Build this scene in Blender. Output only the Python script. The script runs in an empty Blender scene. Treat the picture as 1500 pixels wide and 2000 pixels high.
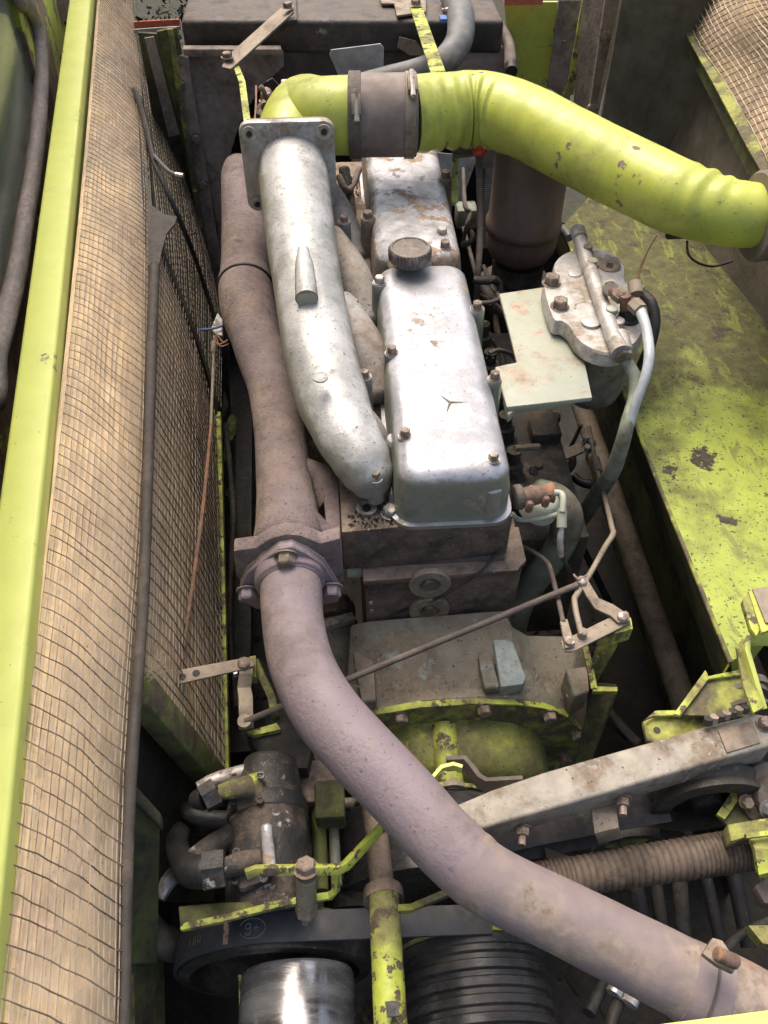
import bpy, bmesh, math, random
from mathutils import Vector, Matrix
random.seed(7)
# ------------------------------------------------------------------ camera, world, sun
F = 1640.0; PITCH = math.radians(48); YAW = math.radians(3.6); CZ = 0.85
sc = bpy.context.scene
cam = bpy.data.objects.new("camera", bpy.data.cameras.new("camera")); sc.collection.objects.link(cam)
cam.data.sensor_fit = 'VERTICAL'; cam.data.sensor_height = 24; cam.data.lens = 24*F/2000
cam.data.clip_start = .02; cam.data.clip_end = 200
cam.location = (0, 0, CZ); cam.rotation_euler = (math.radians(90)-PITCH, 0, -YAW)
sc.camera = cam
world = bpy.data.worlds.new("World"); sc.world = world; world.use_nodes = True
wn = world.node_tree; sky = wn.nodes.new("ShaderNodeTexSky"); sky.sky_type = 'NISHITA'; sky.sun_disc = False
SUN_EL = math.radians(62); SUN_AZ = math.radians(-20)      # azimuth from +y towards +x
sky.sun_elevation = SUN_EL; sky.sun_rotation = SUN_AZ
sky.air_density = 1.0; sky.dust_density = 8; sky.ozone_density = 0.
bg = wn.nodes["Background"]; bg.inputs[1].default_value = .15
wn.links.new(sky.outputs[0], bg.inputs[0])
sun = bpy.data.objects.new("sun", bpy.data.lights.new("sun", 'SUN')); sc.collection.objects.link(sun)
sun.data.energy = .8; sun.data.angle = math.radians(40); sun.data.color = (1, .94, .86)
sd = Vector((math.sin(SUN_AZ)*math.cos(SUN_EL), math.cos(SUN_AZ)*math.cos(SUN_EL), math.sin(SUN_EL)))
sun.rotation_euler = sd.to_track_quat('Z', 'Y').to_euler()
sc.view_settings.view_transform = 'Standard'; sc.view_settings.look = 'None'
sc.view_settings.exposure = 0.85; sc.view_settings.gamma = 1

# ------------------------------------------------------------------ measuring helpers (photo grid -> place)
sp, cp = math.sin(PITCH), math.cos(PITCH); sy, cy = math.sin(YAW), math.cos(YAW)
FW = Vector((sy*cp, cy*cp, -sp)); RT = Vector((cy, -sy, 0)); UP = Vector((sy*sp, cy*sp, cp)); C0 = Vector((0, 0, CZ))
def ray(px, py): return RT*((px-750)/F) + UP*((1000-py)/F) + FW
def V(px, py, z): d = ray(px, py); return C0 + d*((z-CZ)/d.z)
def VY(px, py, y): d = ray(px, py); return C0 + d*(y/d.y)
def VX(px, py, x): d = ray(px, py); return C0 + d*(x/d.x)
def VD(px, py, t): return C0 + ray(px, py)*t
def dep(p): return (p-C0).dot(FW)
def R(p, w): return w*.5*dep(p)/F           # radius of something w grid units wide at p
X = Vector((1, 0, 0)); Yv = Vector((0, 1, 0)); Zv = Vector((0, 0, 1))

# ------------------------------------------------------------------ materials
MATS = {}
def mat(name, base, dirt=None, amt=.4, dscale=6, con=.06, chip=None, camt=.0, cscale=14, speck=.0, spc=(.03, .025, .02),
        rough=.5, metal=0., bump=.25, bscale=90, var=.18, dust=None, damt=0., stretch=(1, 1, 1), grad=None, coat=0., rdirt=.85, ccon=.012, streak=None, topcoat=None):
    m = bpy.data.materials.new(name); m.use_nodes = True; nt = m.node_tree; N = nt.nodes; L = nt.links
    b = N["Principled BSDF"]
    tc = N.new("ShaderNodeTexCoord"); mp = N.new("ShaderNodeMapping"); mp.inputs[3].default_value = stretch
    L.new(tc.outputs['Object'], mp.inputs[0]); co = mp.outputs[0]
    oi = N.new("ShaderNodeObjectInfo"); ad = N.new("ShaderNodeVectorMath"); ad.operation = 'ADD'
    sc_ = N.new("ShaderNodeMath"); sc_.operation = 'MULTIPLY'; sc_.inputs[1].default_value = 37.
    L.new(oi.outputs['Random'], sc_.inputs[0]); L.new(co, ad.inputs[0]); L.new(sc_.outputs[0], ad.inputs[1]); co = ad.outputs[0]
    def noise(s, d=6, r=.62):
        n = N.new("ShaderNodeTexNoise"); n.inputs['Scale'].default_value = s; n.inputs['Detail'].default_value = d
        n.inputs['Roughness'].default_value = r; L.new(co, n.inputs['Vector']); return n.outputs['Fac']
    def mr(f, a, c, lo=0., hi=1.):
        n = N.new("ShaderNodeMapRange"); n.interpolation_type = 'SMOOTHSTEP'
        for i, v in zip((1, 2, 3, 4), (a, c, lo, hi)): n.inputs[i].default_value = v
        L.new(f, n.inputs[0]); return n.outputs[0]
    def mix(f, a, c):
        n = N.new("ShaderNodeMix"); n.data_type = 'RGBA'
        if isinstance(f, float): n.inputs[0].default_value = f
        else: L.new(f, n.inputs[0])
        for i, v in ((6, a), (7, c)):
            if isinstance(v, tuple): n.inputs[i].default_value = (*v, 1)
            else: L.new(v, n.inputs[i])
        return n.outputs[2]
    def math_(op, a, c):
        n = N.new("ShaderNodeMath"); n.operation = op
        for i, v in enumerate((a, c)):
            if isinstance(v, (int, float)): n.inputs[i].default_value = v
            else: L.new(v, n.inputs[i])
        return n.outputs[0]
    col = tuple(base)
    vn = noise(dscale*4.3, 5)
    col = mix(mr(vn, .3, .7), tuple(c*(1-var) for c in base), tuple(min(1, c*(1+var)) for c in base))
    rg = None
    if dirt:
        f = noise(dscale, 9, .66)
        if grad:
            sx = N.new("ShaderNodeSeparateXYZ"); L.new(tc.outputs['Object'], sx.inputs[0])
            f = math_('ADD', f, mr(sx.outputs[grad[0]], grad[1], grad[2], 0., grad[3]))
        lo = .5+(.5-amt)*.42
        rg = mr(f, lo-con, lo+con); d2 = mix(mr(noise(dscale*7, 4), .3, .7), tuple(c*.72 for c in dirt), tuple(min(1, c*1.25) for c in dirt))
        col = mix(rg, col, d2)
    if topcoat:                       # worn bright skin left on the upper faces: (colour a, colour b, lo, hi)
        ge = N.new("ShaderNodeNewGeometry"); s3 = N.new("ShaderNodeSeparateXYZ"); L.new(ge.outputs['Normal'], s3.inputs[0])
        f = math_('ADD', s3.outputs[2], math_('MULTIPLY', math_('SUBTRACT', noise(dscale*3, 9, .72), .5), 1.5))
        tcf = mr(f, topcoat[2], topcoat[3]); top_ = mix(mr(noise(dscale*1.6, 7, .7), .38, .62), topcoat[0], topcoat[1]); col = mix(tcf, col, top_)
    if streak:                        # (colour, amount, scale, stretch)
        m2 = N.new("ShaderNodeMapping"); m2.inputs[3].default_value = streak[3]; m2.inputs[2].default_value = (0, 0, .35); L.new(co, m2.inputs[0])
        n = N.new("ShaderNodeTexNoise"); n.inputs['Scale'].default_value = streak[2]; n.inputs['Detail'].default_value = 8; n.inputs['Roughness'].default_value = .72; n.inputs['Distortion'].default_value = .6; L.new(m2.outputs[0], n.inputs['Vector'])
        lo = .5+(.5-streak[1])*.42; col = mix(mr(n.outputs['Fac'], lo-.03, lo+.07), col, streak[0])
    if dust:
        ge = N.new("ShaderNodeNewGeometry"); s2 = N.new("ShaderNodeSeparateXYZ"); L.new(ge.outputs['Normal'], s2.inputs[0])
        f = math_('MULTIPLY', mr(s2.outputs[2], .15, .95), mr(noise(dscale*1.7, 8, .7), .36, .62, .0, 1.)); f = math_('MULTIPLY', f, damt)
        col = mix(f, col, dust); rg = f if rg is None else math_('MAXIMUM', f, rg)
    ch = None
    if chip:
        lo = .5+(.5-camt)*.42
        ch = mr(noise(cscale, 8, .68), lo-ccon, lo+ccon); col = mix(ch, col, mix(mr(noise(cscale*6, 4), .35, .65), tuple(c*.7 for c in chip), tuple(min(1, c*1.3) for c in chip)))
    if speck:
        lo = .5+(.5-speck)*.42
        col = mix(mr(noise(170, 3, .6), lo-.02, lo+.03), col, spc)
    L.new(col, b.inputs['Base Color'])
    b.inputs['Metallic'].default_value = metal
    if metal and (rg or ch):
        k = rg if ch is None else (ch if rg is None else math_('MAXIMUM', rg, ch))
        L.new(math_('MULTIPLY', math_('SUBTRACT', 1., k), metal), b.inputs['Metallic'])
    rr = mr(noise(dscale*5, 4), .3, .7, max(.05, rough-.08), min(1, rough+.1))
    if rg is not None:
        n = N.new("ShaderNodeMix"); L.new(rg, n.inputs[0]); L.new(rr, n.inputs[2]); n.inputs[3].default_value = rdirt; rr = n.outputs[0]
    if ch is not None:
        n = N.new("ShaderNodeMix"); L.new(ch, n.inputs[0]); L.new(rr, n.inputs[2]); n.inputs[3].default_value = .85; rr = n.outputs[0]
    L.new(rr, b.inputs['Roughness'])
    if coat: b.inputs['Coat Weight'].default_value = coat; b.inputs['Coat Roughness'].default_value = .25
    h = noise(bscale, 6, .65)
    if ch is not None: h = math_('SUBTRACT', h, math_('MULTIPLY', ch, .6))
    if rg is not None: h = math_('ADD', h, math_('MULTIPLY', rg, .5))
    bm_ = N.new("ShaderNodeBump"); bm_.inputs['Strength'].default_value = bump; bm_.inputs['Distance'].default_value = .004
    L.new(h, bm_.inputs['Height']); L.new(bm_.outputs[0], b.inputs['Normal'])
    MATS[name] = m; return m
LIME = (.56, .72, .055); LIMED = (.40, .50, .06); MUD = (.12, .095, .065); DRY = (.30, .235, .17); OLV = (.11, .11, .045)
mat('lime_beam', (.62, .67, .16), chip=(.3, .25, .14), camt=.13, cscale=14, speck=.02, spc=(.25, .25, .08), rough=.42, bump=.08, var=.04, dirt=(.5, .56, .16), amt=.15, dscale=4)
mat('lime_pipe', (.44, .49, .08), dirt=(.26, .28, .07), amt=.3, dscale=7, con=.16, chip=(.17, .13, .10), camt=.18, cscale=20, speck=.06, spc=(.10, .09, .06), rough=.36, bump=.05, var=.06)
mat('lime_chip', (.40, .46, .065), dirt=(.21, .20, .07), amt=.46, dscale=14, con=.1, chip=(.10, .08, .05), camt=.36, cscale=40, rough=.5, bump=.2)
mat('lime_grime', (.30, .32, .06), dirt=(.10, .085, .05), amt=.62, dscale=13, con=.1, chip=(.40, .43, .07), camt=.22, cscale=28, rough=.65, bump=.5, ccon=.04)
mat('olive_grime', (.12, .13, .035), dirt=(.055, .05, .03), amt=.5, dscale=9, con=.1, chip=(.26, .29, .06), camt=.12, cscale=22, rough=.75, bump=.5, ccon=.04)
mat('dark_olive', (.09, .095, .04), dirt=(.05, .047, .032), amt=.5, dscale=5, rough=.8, bump=.4)
mat('tank_paint', (.30, .36, .05), dirt=(.085, .085, .03), amt=.34, dscale=6, con=.13, chip=(.05, .042, .028), camt=.25, cscale=19, streak=((.17, .19, .04), .36, 13, (2.2, .7, 1)), speck=.2, rough=.5, bump=.35, grad=(1, -.35, .22, .34), var=.1)
mat('cab_paint', (.46, .53, .08), dirt=(.34, .42, .08), amt=.3, dscale=4, chip=(.20, .14, .10), camt=.62, cscale=3.2, rough=.45, bump=.12, ccon=.006)
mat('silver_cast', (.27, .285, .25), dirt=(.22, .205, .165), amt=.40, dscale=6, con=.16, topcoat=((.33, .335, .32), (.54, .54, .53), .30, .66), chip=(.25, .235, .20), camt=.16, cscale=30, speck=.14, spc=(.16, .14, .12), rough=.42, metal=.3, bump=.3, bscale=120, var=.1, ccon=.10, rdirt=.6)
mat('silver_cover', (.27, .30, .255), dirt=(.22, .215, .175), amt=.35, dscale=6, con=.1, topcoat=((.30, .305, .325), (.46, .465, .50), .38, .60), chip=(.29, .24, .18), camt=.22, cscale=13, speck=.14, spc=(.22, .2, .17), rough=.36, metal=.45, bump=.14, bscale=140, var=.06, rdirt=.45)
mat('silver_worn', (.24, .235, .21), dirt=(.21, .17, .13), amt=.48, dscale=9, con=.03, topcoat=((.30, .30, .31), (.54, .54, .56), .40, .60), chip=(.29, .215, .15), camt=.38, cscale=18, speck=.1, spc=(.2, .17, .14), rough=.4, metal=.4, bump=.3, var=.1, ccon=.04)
mat('silver_filter', (.44, .43, .41), dirt=(.28, .235, .18), amt=.38, dscale=16, con=.08, rough=.42, metal=.35, bump=.25, bscale=160, speck=.08, spc=(.25, .22, .18))
mat('exhaust', (.215, .17, .165), dirt=(.29, .215, .145), amt=.26, dscale=5, con=.14, chip=(.15, .115, .11), camt=.4, cscale=14, rough=.85, bump=.8, bscale=230, var=.14, ccon=.16, speck=.2, spc=(.12, .095, .09))
mat('exhaust_smooth', (.24, .192, .208), dirt=(.22, .175, .168), amt=.42, dscale=5, con=.14, chip=(.34, .18, .12), camt=.16, cscale=34, streak=((.30, .235, .19), .2, 9, (1, 1, .3)), speck=.14, spc=(.14, .10, .085), rough=.52, bump=.4, bscale=150, var=.05, ccon=.02)
mat('exhaust_tail', (.222, .177, .175), dirt=(.30, .24, .175), amt=.42, dscale=8, con=.12, chip=(.155, .125, .10), camt=.16, cscale=16, rough=.65, bump=.2, var=.08, ccon=.05)
mat('rust', (.26, .13, .075), dirt=(.15, .10, .075), amt=.5, dscale=18, rough=.8, bump=.4)
mat('steel_brown', (.245, .205, .15), dirt=(.15, .115, .085), amt=.42, dscale=14, con=.1, speck=.08, rough=.62, bump=.35, metal=.1, dust=(.38, .31, .24), damt=.5)
mat('bolt', (.26, .205, .16), dirt=(.14, .11, .085), amt=.45, dscale=60, rough=.55, metal=.25, bump=.3)
mat('bolt_light', (.42, .39, .36), dirt=(.2, .16, .12), amt=.4, dscale=70, rough=.45, metal=.4, bump=.3)
mat('cast_brown', (.16, .115, .085), dirt=(.065, .05, .04), amt=.45, dscale=11, con=.1, speck=.12, spc=(.30, .25, .19), rough=.8, bump=.8, dust=(.34, .26, .19), damt=.75)
mat('head_top', (.30, .225, .165), dirt=(.2, .15, .11), amt=.4, dscale=13, con=.1, speck=.12, rough=.8, bump=.7)
mat('sage_dirty', (.23, .22, .165), dirt=(.145, .11, .075), amt=.5, dscale=8, con=.1, chip=(.29, .33, .29), camt=.2, cscale=8, speck=.14, spc=(.07, .055, .04), rough=.72, bump=.6, ccon=.08, dust=(.33, .26, .18), damt=.45)
mat('sage_clean', (.345, .365, .29), dirt=(.35, .29, .22), amt=.36, dscale=6, con=.06, chip=(.45, .22, .17), camt=.17, cscale=24, speck=.07, rough=.55, bump=.25, var=.05)
mat('sage_bar', (.30, .35, .33), dirt=(.24, .21, .16), amt=.35, dscale=12, speck=.12, rough=.55, bump=.3)
mat('sage_pipe', (.22, .245, .19), dirt=(.15, .13, .09), amt=.4, dscale=7, speck=.08, rough=.55, bump=.25)
mat('grey_box', (.30, .275, .225), dirt=(.18, .14, .10), amt=.45, dscale=9, con=.07, chip=(.44, .45, .45), camt=.2, cscale=9, speck=.1, rough=.6, bump=.3, ccon=.05)
mat('rubber_grey', (.12, .125, .13), dirt=(.2, .185, .16), amt=.35, dscale=9, con=.12, rough=.5, bump=.15)
mat('rubber_brown', (.20, .165, .14), dirt=(.14, .11, .09), amt=.45, dscale=7, con=.15, rough=.62, bump=.15)
mat('rubber_black', (.022, .021, .02), dirt=(.09, .075, .055), amt=.25, dscale=14, con=.15, rough=.5, bump=.3)
mat('seal_rubber', (.15, .13, .11), dirt=(.24, .20, .17), amt=.5, dscale=22, con=.12, rough=.55, bump=.5, stretch=(1, .5, 1))
mat('black_grime', (.034, .031, .025), dirt=(.11, .09, .065), amt=.38, dscale=12, con=.1, speck=.08, spc=(.2, .17, .13), rough=.6, bump=.7)
mat('pump_black', (.03, .028, .026), dirt=(.13, .10, .075), amt=.34, dscale=14, con=.09, chip=(.45, .42, .38), camt=.22, cscale=26, rough=.45, bump=.6, ccon=.03)
mat('brown_sheet', (.29, .24, .205), dirt=(.17, .135, .11), amt=.45, dscale=9, con=.1, speck=.1, spc=(.26, .21, .17), rough=.8, bump=.9, bscale=45, dust=(.22, .17, .13), damt=.6)
mat('brown_can', (.15, .105, .08), dirt=(.16, .12, .09), amt=.35, dscale=5, con=.14, chip=(.17, .09, .05), camt=.2, cscale=9, rough=.62, bump=.25, ccon=.06, stretch=(1, 1, .5))
mat('bowl', (.27, .245, .21), dirt=(.09, .075, .06), amt=.4, dscale=8, con=.15, speck=.1, rough=.6, bump=.25)
mat('dark_plate', (.17, .15, .11), dirt=(.085, .075, .05), amt=.5, dscale=3.4, con=.14, speck=.05, spc=(.2, .17, .13), rough=.75, bump=.4)
mat('rad_black', (.035, .032, .03), dirt=(.10, .075, .06), amt=.35, dscale=10, con=.12, chip=(.17, .19, .15), camt=.1, cscale=7, rough=.5, bump=.4, dust=(.16, .125, .10), damt=.7)
mat('coil', (.125, .095, .072), dirt=(.07, .053, .04), amt=.45, dscale=16, speck=.1, rough=.75, bump=.4)
mat('silver_dusty', (.36, .35, .33), dirt=(.22, .185, .15), amt=.5, dscale=9, con=.12, speck=.12, rough=.6, metal=.2, bump=.4, dust=(.34, .29, .23), damt=.3)
mat('core', (.018, .017, .016), rough=.6, bump=.2)
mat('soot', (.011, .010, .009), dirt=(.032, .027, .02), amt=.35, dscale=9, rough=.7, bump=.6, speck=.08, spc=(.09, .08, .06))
mat('fan_blade', (.35, .36, .37), dirt=(.24, .225, .2), amt=.35, dscale=9, rough=.5, bump=.15)
mat('tan_sheet', (.84, .62, .35), dirt=(.42, .33, .24), amt=.33, dscale=4, con=.3, chip=(.74, .50, .32), camt=.16, cscale=8, speck=.07, spc=(.15, .11, .08), rough=.75, bump=.3, stretch=(2.6, .9, 1), ccon=.1, grad=(1, -.85, .7, .20))  # second colour spreads towards the far end, so the sheet turns browner
mat('wire', (.25, .195, .14), dirt=(.11, .085, .06), amt=.5, dscale=9, rough=.6, bump=.2)
mat('wire_light', (.50, .43, .34), dirt=(.28, .23, .17), amt=.4, dscale=9, rough=.5, metal=.3, bump=.2)
mat('screen_tube', (.05, .042, .034), dirt=(.10, .08, .063), amt=.35, dscale=9, con=.12, chip=(.14, .16, .05), camt=.12, cscale=9, rough=.7, bump=.5)
mat('dome', (.24, .26, .06), dirt=(.13, .12, .055), amt=.5, dscale=9, con=.14, chip=(.36, .39, .07), camt=.25, cscale=16, speck=.12, rough=.65, bump=.4, ccon=.08)
mat('tail_rust', (.30, .18, .13), dirt=(.26, .21, .17), amt=.55, dscale=10, chip=(.36, .17, .10), camt=.2, cscale=20, rough=.8, bump=.4, ccon=.05)
mat('frame_brown', (.095, .078, .065), dirt=(.16, .13, .105), amt=.4, dscale=9, con=.12, rough=.7, bump=.5)
mat('moss', (.16, .185, .05), dirt=(.08, .065, .045), amt=.55, dscale=8, con=.1, rough=.85, bump=.6)
mat('drum_steel', (.45, .45, .46), dirt=(.10, .10, .10), amt=.30, dscale=3, con=.25, rough=.2, metal=1., bump=.03, stretch=(.9, 5, .9), rdirt=.32, speck=.05, spc=(.12, .11, .1))
mat('drum_black', (.03, .03, .03), dirt=(.07, .062, .055), amt=.35, dscale=9, con=.2, rough=.24, bump=.12, stretch=(1, 2.2, 1), rdirt=.5, speck=.08, spc=(.16, .14, .11))
mat('belt', (.055, .056, .062), dirt=(.075, .072, .07), amt=.4, dscale=10, con=.15, rough=.5, bump=.12)
mat('belt_ink', (.22, .22, .20), rough=.7, bump=0)
mat('belt_label', (.38, .24, .17), dirt=(.1, .08, .07), amt=.4, dscale=90, rough=.7, bump=.1)
mat('clear_pipe', (.42, .45, .46), dirt=(.34, .33, .3), amt=.3, dscale=9, rough=.3, bump=.05, coat=.4)
mat('red_cap', (.55, .055, .03), dirt=(.3, .06, .04), amt=.3, dscale=40, rough=.4, bump=.1)
mat('blue_plastic', (.06, .14, .38), rough=.5, bump=.1)
mat('white_plastic', (.42, .40, .36), dirt=(.2, .17, .14), amt=.4, dscale=50, rough=.6, bump=.2)
mat('label_red', (.50, .13, .07), dirt=(.6, .5, .42), amt=.2, dscale=16, rough=.6, bump=.1)
mat('bare_metal', (.55, .54, .52), dirt=(.3, .27, .24), amt=.4, dscale=40, rough=.35, metal=.7, bump=.2)
mat('copper', (.35, .19, .12), rough=.45, metal=.5, bump=.1)
mat('cap_metal', (.13, .11, .095), dirt=(.24, .22, .20), amt=.35, dscale=35, rough=.45, metal=.5, bump=.35)
mat('gasket', (.62, .50, .38), rough=.7, bump=.2)
mat('ground', (.035, .04, .018), dirt=(.025, .022, .015), amt=.5, dscale=16, rough=.95, bump=1.)
mat('debris', (.030, .026, .02), dirt=(.08, .085, .03), amt=.22, dscale=11, con=.06, rough=.9, bump=1.)
mat('chaff', (.38, .31, .21), rough=.9, bump=.1)
m = mat('glass', (.06, .085, .07), dirt=(.24, .29, .22), amt=.45, dscale=2.2, con=.12, rough=.06, bump=.01, stretch=(1, .25, 1.6), rdirt=.15)  # second, paler colour paints the sky's reflection on the pane
MATS['glass'].node_tree.nodes["Principled BSDF"].inputs['Alpha'].default_value = .72

# ------------------------------------------------------------------ object helpers
def children_of(o): return o.children
def tag(o, label=None, cat=None, group=None, kind=None):
    for k, v in (('label', label), ('category', cat), ('group', group), ('kind', kind)):
        if v: o[k] = v
    return o
def thing(name, label, cat, loc, group=None):
    o = bpy.data.objects.new(name, None); sc.collection.objects.link(o); o.empty_display_size = .02
    o.location = loc; tag(o, label, cat, group); o['_w'] = list(loc); return o
class MB:
    def __init__(s): s.v = []; s.f = []
    def add(s, vs, fs):
        n = len(s.v); s.v += [Vector(v) for v in vs]; s.f += [tuple(i+n for i in f) for f in fs]; return s
    def box(s, a, b, c, o):            # corner o, edge vectors a b c
        P = [o, o+a, o+a+b, o+b]; P += [p+c for p in P]
        return s.add(P, [(0, 3, 2, 1), (4, 5, 6, 7), (0, 1, 5, 4), (1, 2, 6, 5), (2, 3, 7, 6), (3, 0, 4, 7)])
    def cbox(s, c, sx, sy_, sz, rot=None):
        M = rot or Matrix.Identity(3); a, b, d = M@Vector((sx, 0, 0)), M@Vector((0, sy_, 0)), M@Vector((0, 0, sz))
        return s.box(a, b, d, Vector(c)-(a+b+d)/2)
    def prism(s, poly, ext):
        n = len(poly); P = [Vector(p) for p in poly]; Q = [p+ext for p in P]
        return s.add(P+Q, [tuple(range(n)), tuple(range(2*n-1, n-1, -1))]+[(i, (i+1) % n, n+(i+1) % n, n+i) for i in range(n)])
    def loft(s, rings, cap=True, closed=True):
        n = len(rings[0]); vs = [p for r in rings for p in r]; fs = []
        for i in range(len(rings)-1):
            for j in range(n if closed else n-1):
                k = (j+1) % n; fs.append((i*n+j, i*n+k, (i+1)*n+k, (i+1)*n+j))
        if cap and closed: fs.append(tuple(range(n-1, -1, -1))); fs.append(tuple(range((len(rings)-1)*n, len(rings)*n)))
        return s.add(vs, fs)
    def lathe(s, o, ax, prof, n=24, phase=0.):      # prof: (dist along axis, radius)
        ax = ax.normalized(); a = ax.orthogonal().normalized(); b = ax.cross(a)
        rings = [[o+ax*h+(a*math.cos(phase+2*math.pi*k/n)+b*math.sin(phase+2*math.pi*k/n))*max(r, .0002) for k in range(n)] for h, r in prof]
        return s.loft(rings)
    def cyl(s, p, q, r, n=16, ch=0.):
        L = (q-p).length
        pr = [(0, r-ch), (ch, r), (L-ch, r), (L, r-ch)] if ch else [(0, r), (L, r)]
        return s.lathe(p, q-p, pr, n)
    def hexh(s, p, ax, r, h):          # hexagon head with washer face and chamfer
        ph = random.random()*6
        s.lathe(p, ax, [(0, r*1.28), (h*.12, r*1.28)], 14)
        return s.lathe(p+ax.normalized()*h*.12, ax, [(0, r), (h*.75, r), (h*.9, r*.86)], 6, ph)
    def tube(s, P, rad, n=20, sub=6, flat=1., cap='flat', mod=None, hint=Zv, closed=False):
        P = [Vector(p) for p in P]; rad = rad if isinstance(rad, (list, tuple)) else [rad]*len(P)
        if sub > 1 and len(P) > 2:
            Q = []; Rr = []
            for i in range(len(P)-1):
                p0 = P[max(i-1, 0)]; p1 = P[i]; p2 = P[i+1]; p3 = P[min(i+2, len(P)-1)]
                for k in range(sub):
                    t = k/sub; t2 = t*t; t3 = t2*t
                    Q.append(.5*((2*p1)+(p2-p0)*t+(2*p0-5*p1+4*p2-p3)*t2+(3*p1-p0-3*p2+p3)*t3))
                    u = t2*(3-2*t); Rr.append(rad[i]*(1-u)+rad[i+1]*u)
            Q.append(P[-1]); Rr.append(rad[-1]); P, rad = Q, Rr
        elif sub > 1 and len(P) == 2 and mod:
            K = sub*4; a, b = P; ra, rb = rad; P = [a.lerp(b, k/K) for k in range(K+1)]; rad = [ra+(rb-ra)*k/K for k in range(K+1)]
        rings = []; m = len(P); prev = None
        if cap == 'round':
            t0 = (P[0]-P[1]).normalized(); t1 = (P[-1]-P[-2]).normalized(); r0, r1 = rad[0], rad[-1]
            pre = [(P[0]+t0*r0*.55*math.sin(a), r0*(math.cos(a)*.9+.1)) for a in (1.35, 1.0, .6, .25)]
            post = [(P[-1]+t1*r1*.55*math.sin(a), r1*(math.cos(a)*.9+.1)) for a in (.25, .6, 1.0, 1.35)]
            P = [p for p, _ in pre]+P+[p for p, _ in post]; rad = [r for _, r in pre]+list(rad)+[r for _, r in post]; m = len(P)
        dist = 0.
        for i in range(m):
            t = (P[min(i+1, m-1)]-P[max(i-1, 0)]).normalized()
            if prev is None:
                a = hint-t*hint.dot(t); a = a.normalized() if a.length > .05 else t.orthogonal().normalized()
            else: a = (prev-t*prev.dot(t)).normalized()
            prev = a; b = t.cross(a)
            if i: dist += (P[i]-P[i-1]).length
            ring = []
            for k in range(n):
                th = 2*math.pi*k/n; q = 1. if not mod else mod(dist, th, P[i])
                ring.append(P[i]+(a*math.cos(th)*flat+b*math.sin(th))*rad[i]*q)
            rings.append(ring)
        return s.loft(rings)
    def bar(s, P, w, t, side):         # flat bar bent in profile; w measured along side
        P = [Vector(p) for p in P]; side = side.normalized(); rings = []; m = len(P)
        for i in range(m):
            d0 = (P[i]-P[i-1]).normalized() if i else (P[1]-P[0]).normalized(); d1 = (P[i+1]-P[i]).normalized() if i < m-1 else d0
            d = (d0+d1).normalized(); nn = d.cross(side).normalized(); k = 1/max(.4, d.dot(d0)); sd_ = (side-d*side.dot(d)).normalized()
            rings.append([P[i]+sd_*w/2+nn*t/2*k, P[i]-sd_*w/2+nn*t/2*k, P[i]-sd_*w/2-nn*t/2*k, P[i]+sd_*w/2-nn*t/2*k])
        return s.loft(rings)
    def obj(s, name, m, parent=None, smooth=40, bevel=0., seg=2, jit=0., kind=None, label=None):
        bb = [Vector((min(v[i] for v in s.v) for i in range(3))), Vector((max(v[i] for v in s.v) for i in range(3)))]
        o0 = (bb[0]+bb[1])/2
        if parent is None: o0.z = bb[0].z
        me = bpy.data.meshes.new(name); me.from_pydata([v-o0 for v in s.v], [], s.f)
        bm = bmesh.new(); bm.from_mesh(me)
        bmesh.ops.recalc_face_normals(bm, faces=bm.faces)
        if bevel:
            es = [e for e in bm.edges if len(e.link_faces) == 2 and e.calc_face_angle(0) > .5]
            bmesh.ops.bevel(bm, geom=es, offset=bevel, segments=seg, profile=.5, affect='EDGES', clamp_overlap=True)
        if jit:
            for v in bm.verts: v.co += Vector((random.uniform(-jit, jit) for _ in range(3)))
        for f in bm.faces: f.smooth = True
        bm.to_mesh(me); bm.free(); me.set_sharp_from_angle(angle=math.radians(smooth))
        me.materials.append(MATS[m])
        o = bpy.data.objects.new(name, me); sc.collection.objects.link(o)
        pl = Vector((0, 0, 0)); p = parent
        if parent is not None:
            pl = Vector(parent['_w']); o.parent = parent
        o.location = o0-pl; o['_w'] = list(o0)
        if kind: o['kind'] = kind
        if label: o['label'] = label
        return o
def top(mb, name, m, label, cat, group=None, **k): return tag(mb.obj(name, m, None, **k), label, cat, group)
def bolts(parent, pts, ax, r, h, m='bolt', name='bolt'):
    for p in pts: MB().hexh(p, ax if isinstance(ax, Vector) else Vector(ax), r, h).obj(name, m, parent, smooth=30)
def PZ(l, z): return [V(a, b, z) for a, b in l]
def PYY(l, y): return [VY(a, b, y) for a, b in l]
def TP(l):                              # (px, py, z, w) list -> points, radii
    P = [V(a, b, z) for a, b, z, w in l]; return P, [R(p, q[3]) for p, q in zip(P, l)]
def flat_tube(l, n=20, **k): P, r = TP(l); return MB().tube(P, r, n, **k)
# ================================================================== SETTING
g = MB().box(X*60, Yv*60, Zv*.02, Vector((-30, -30, -2.32))); tag(g.obj('ground', 'ground'), kind='structure')
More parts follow.
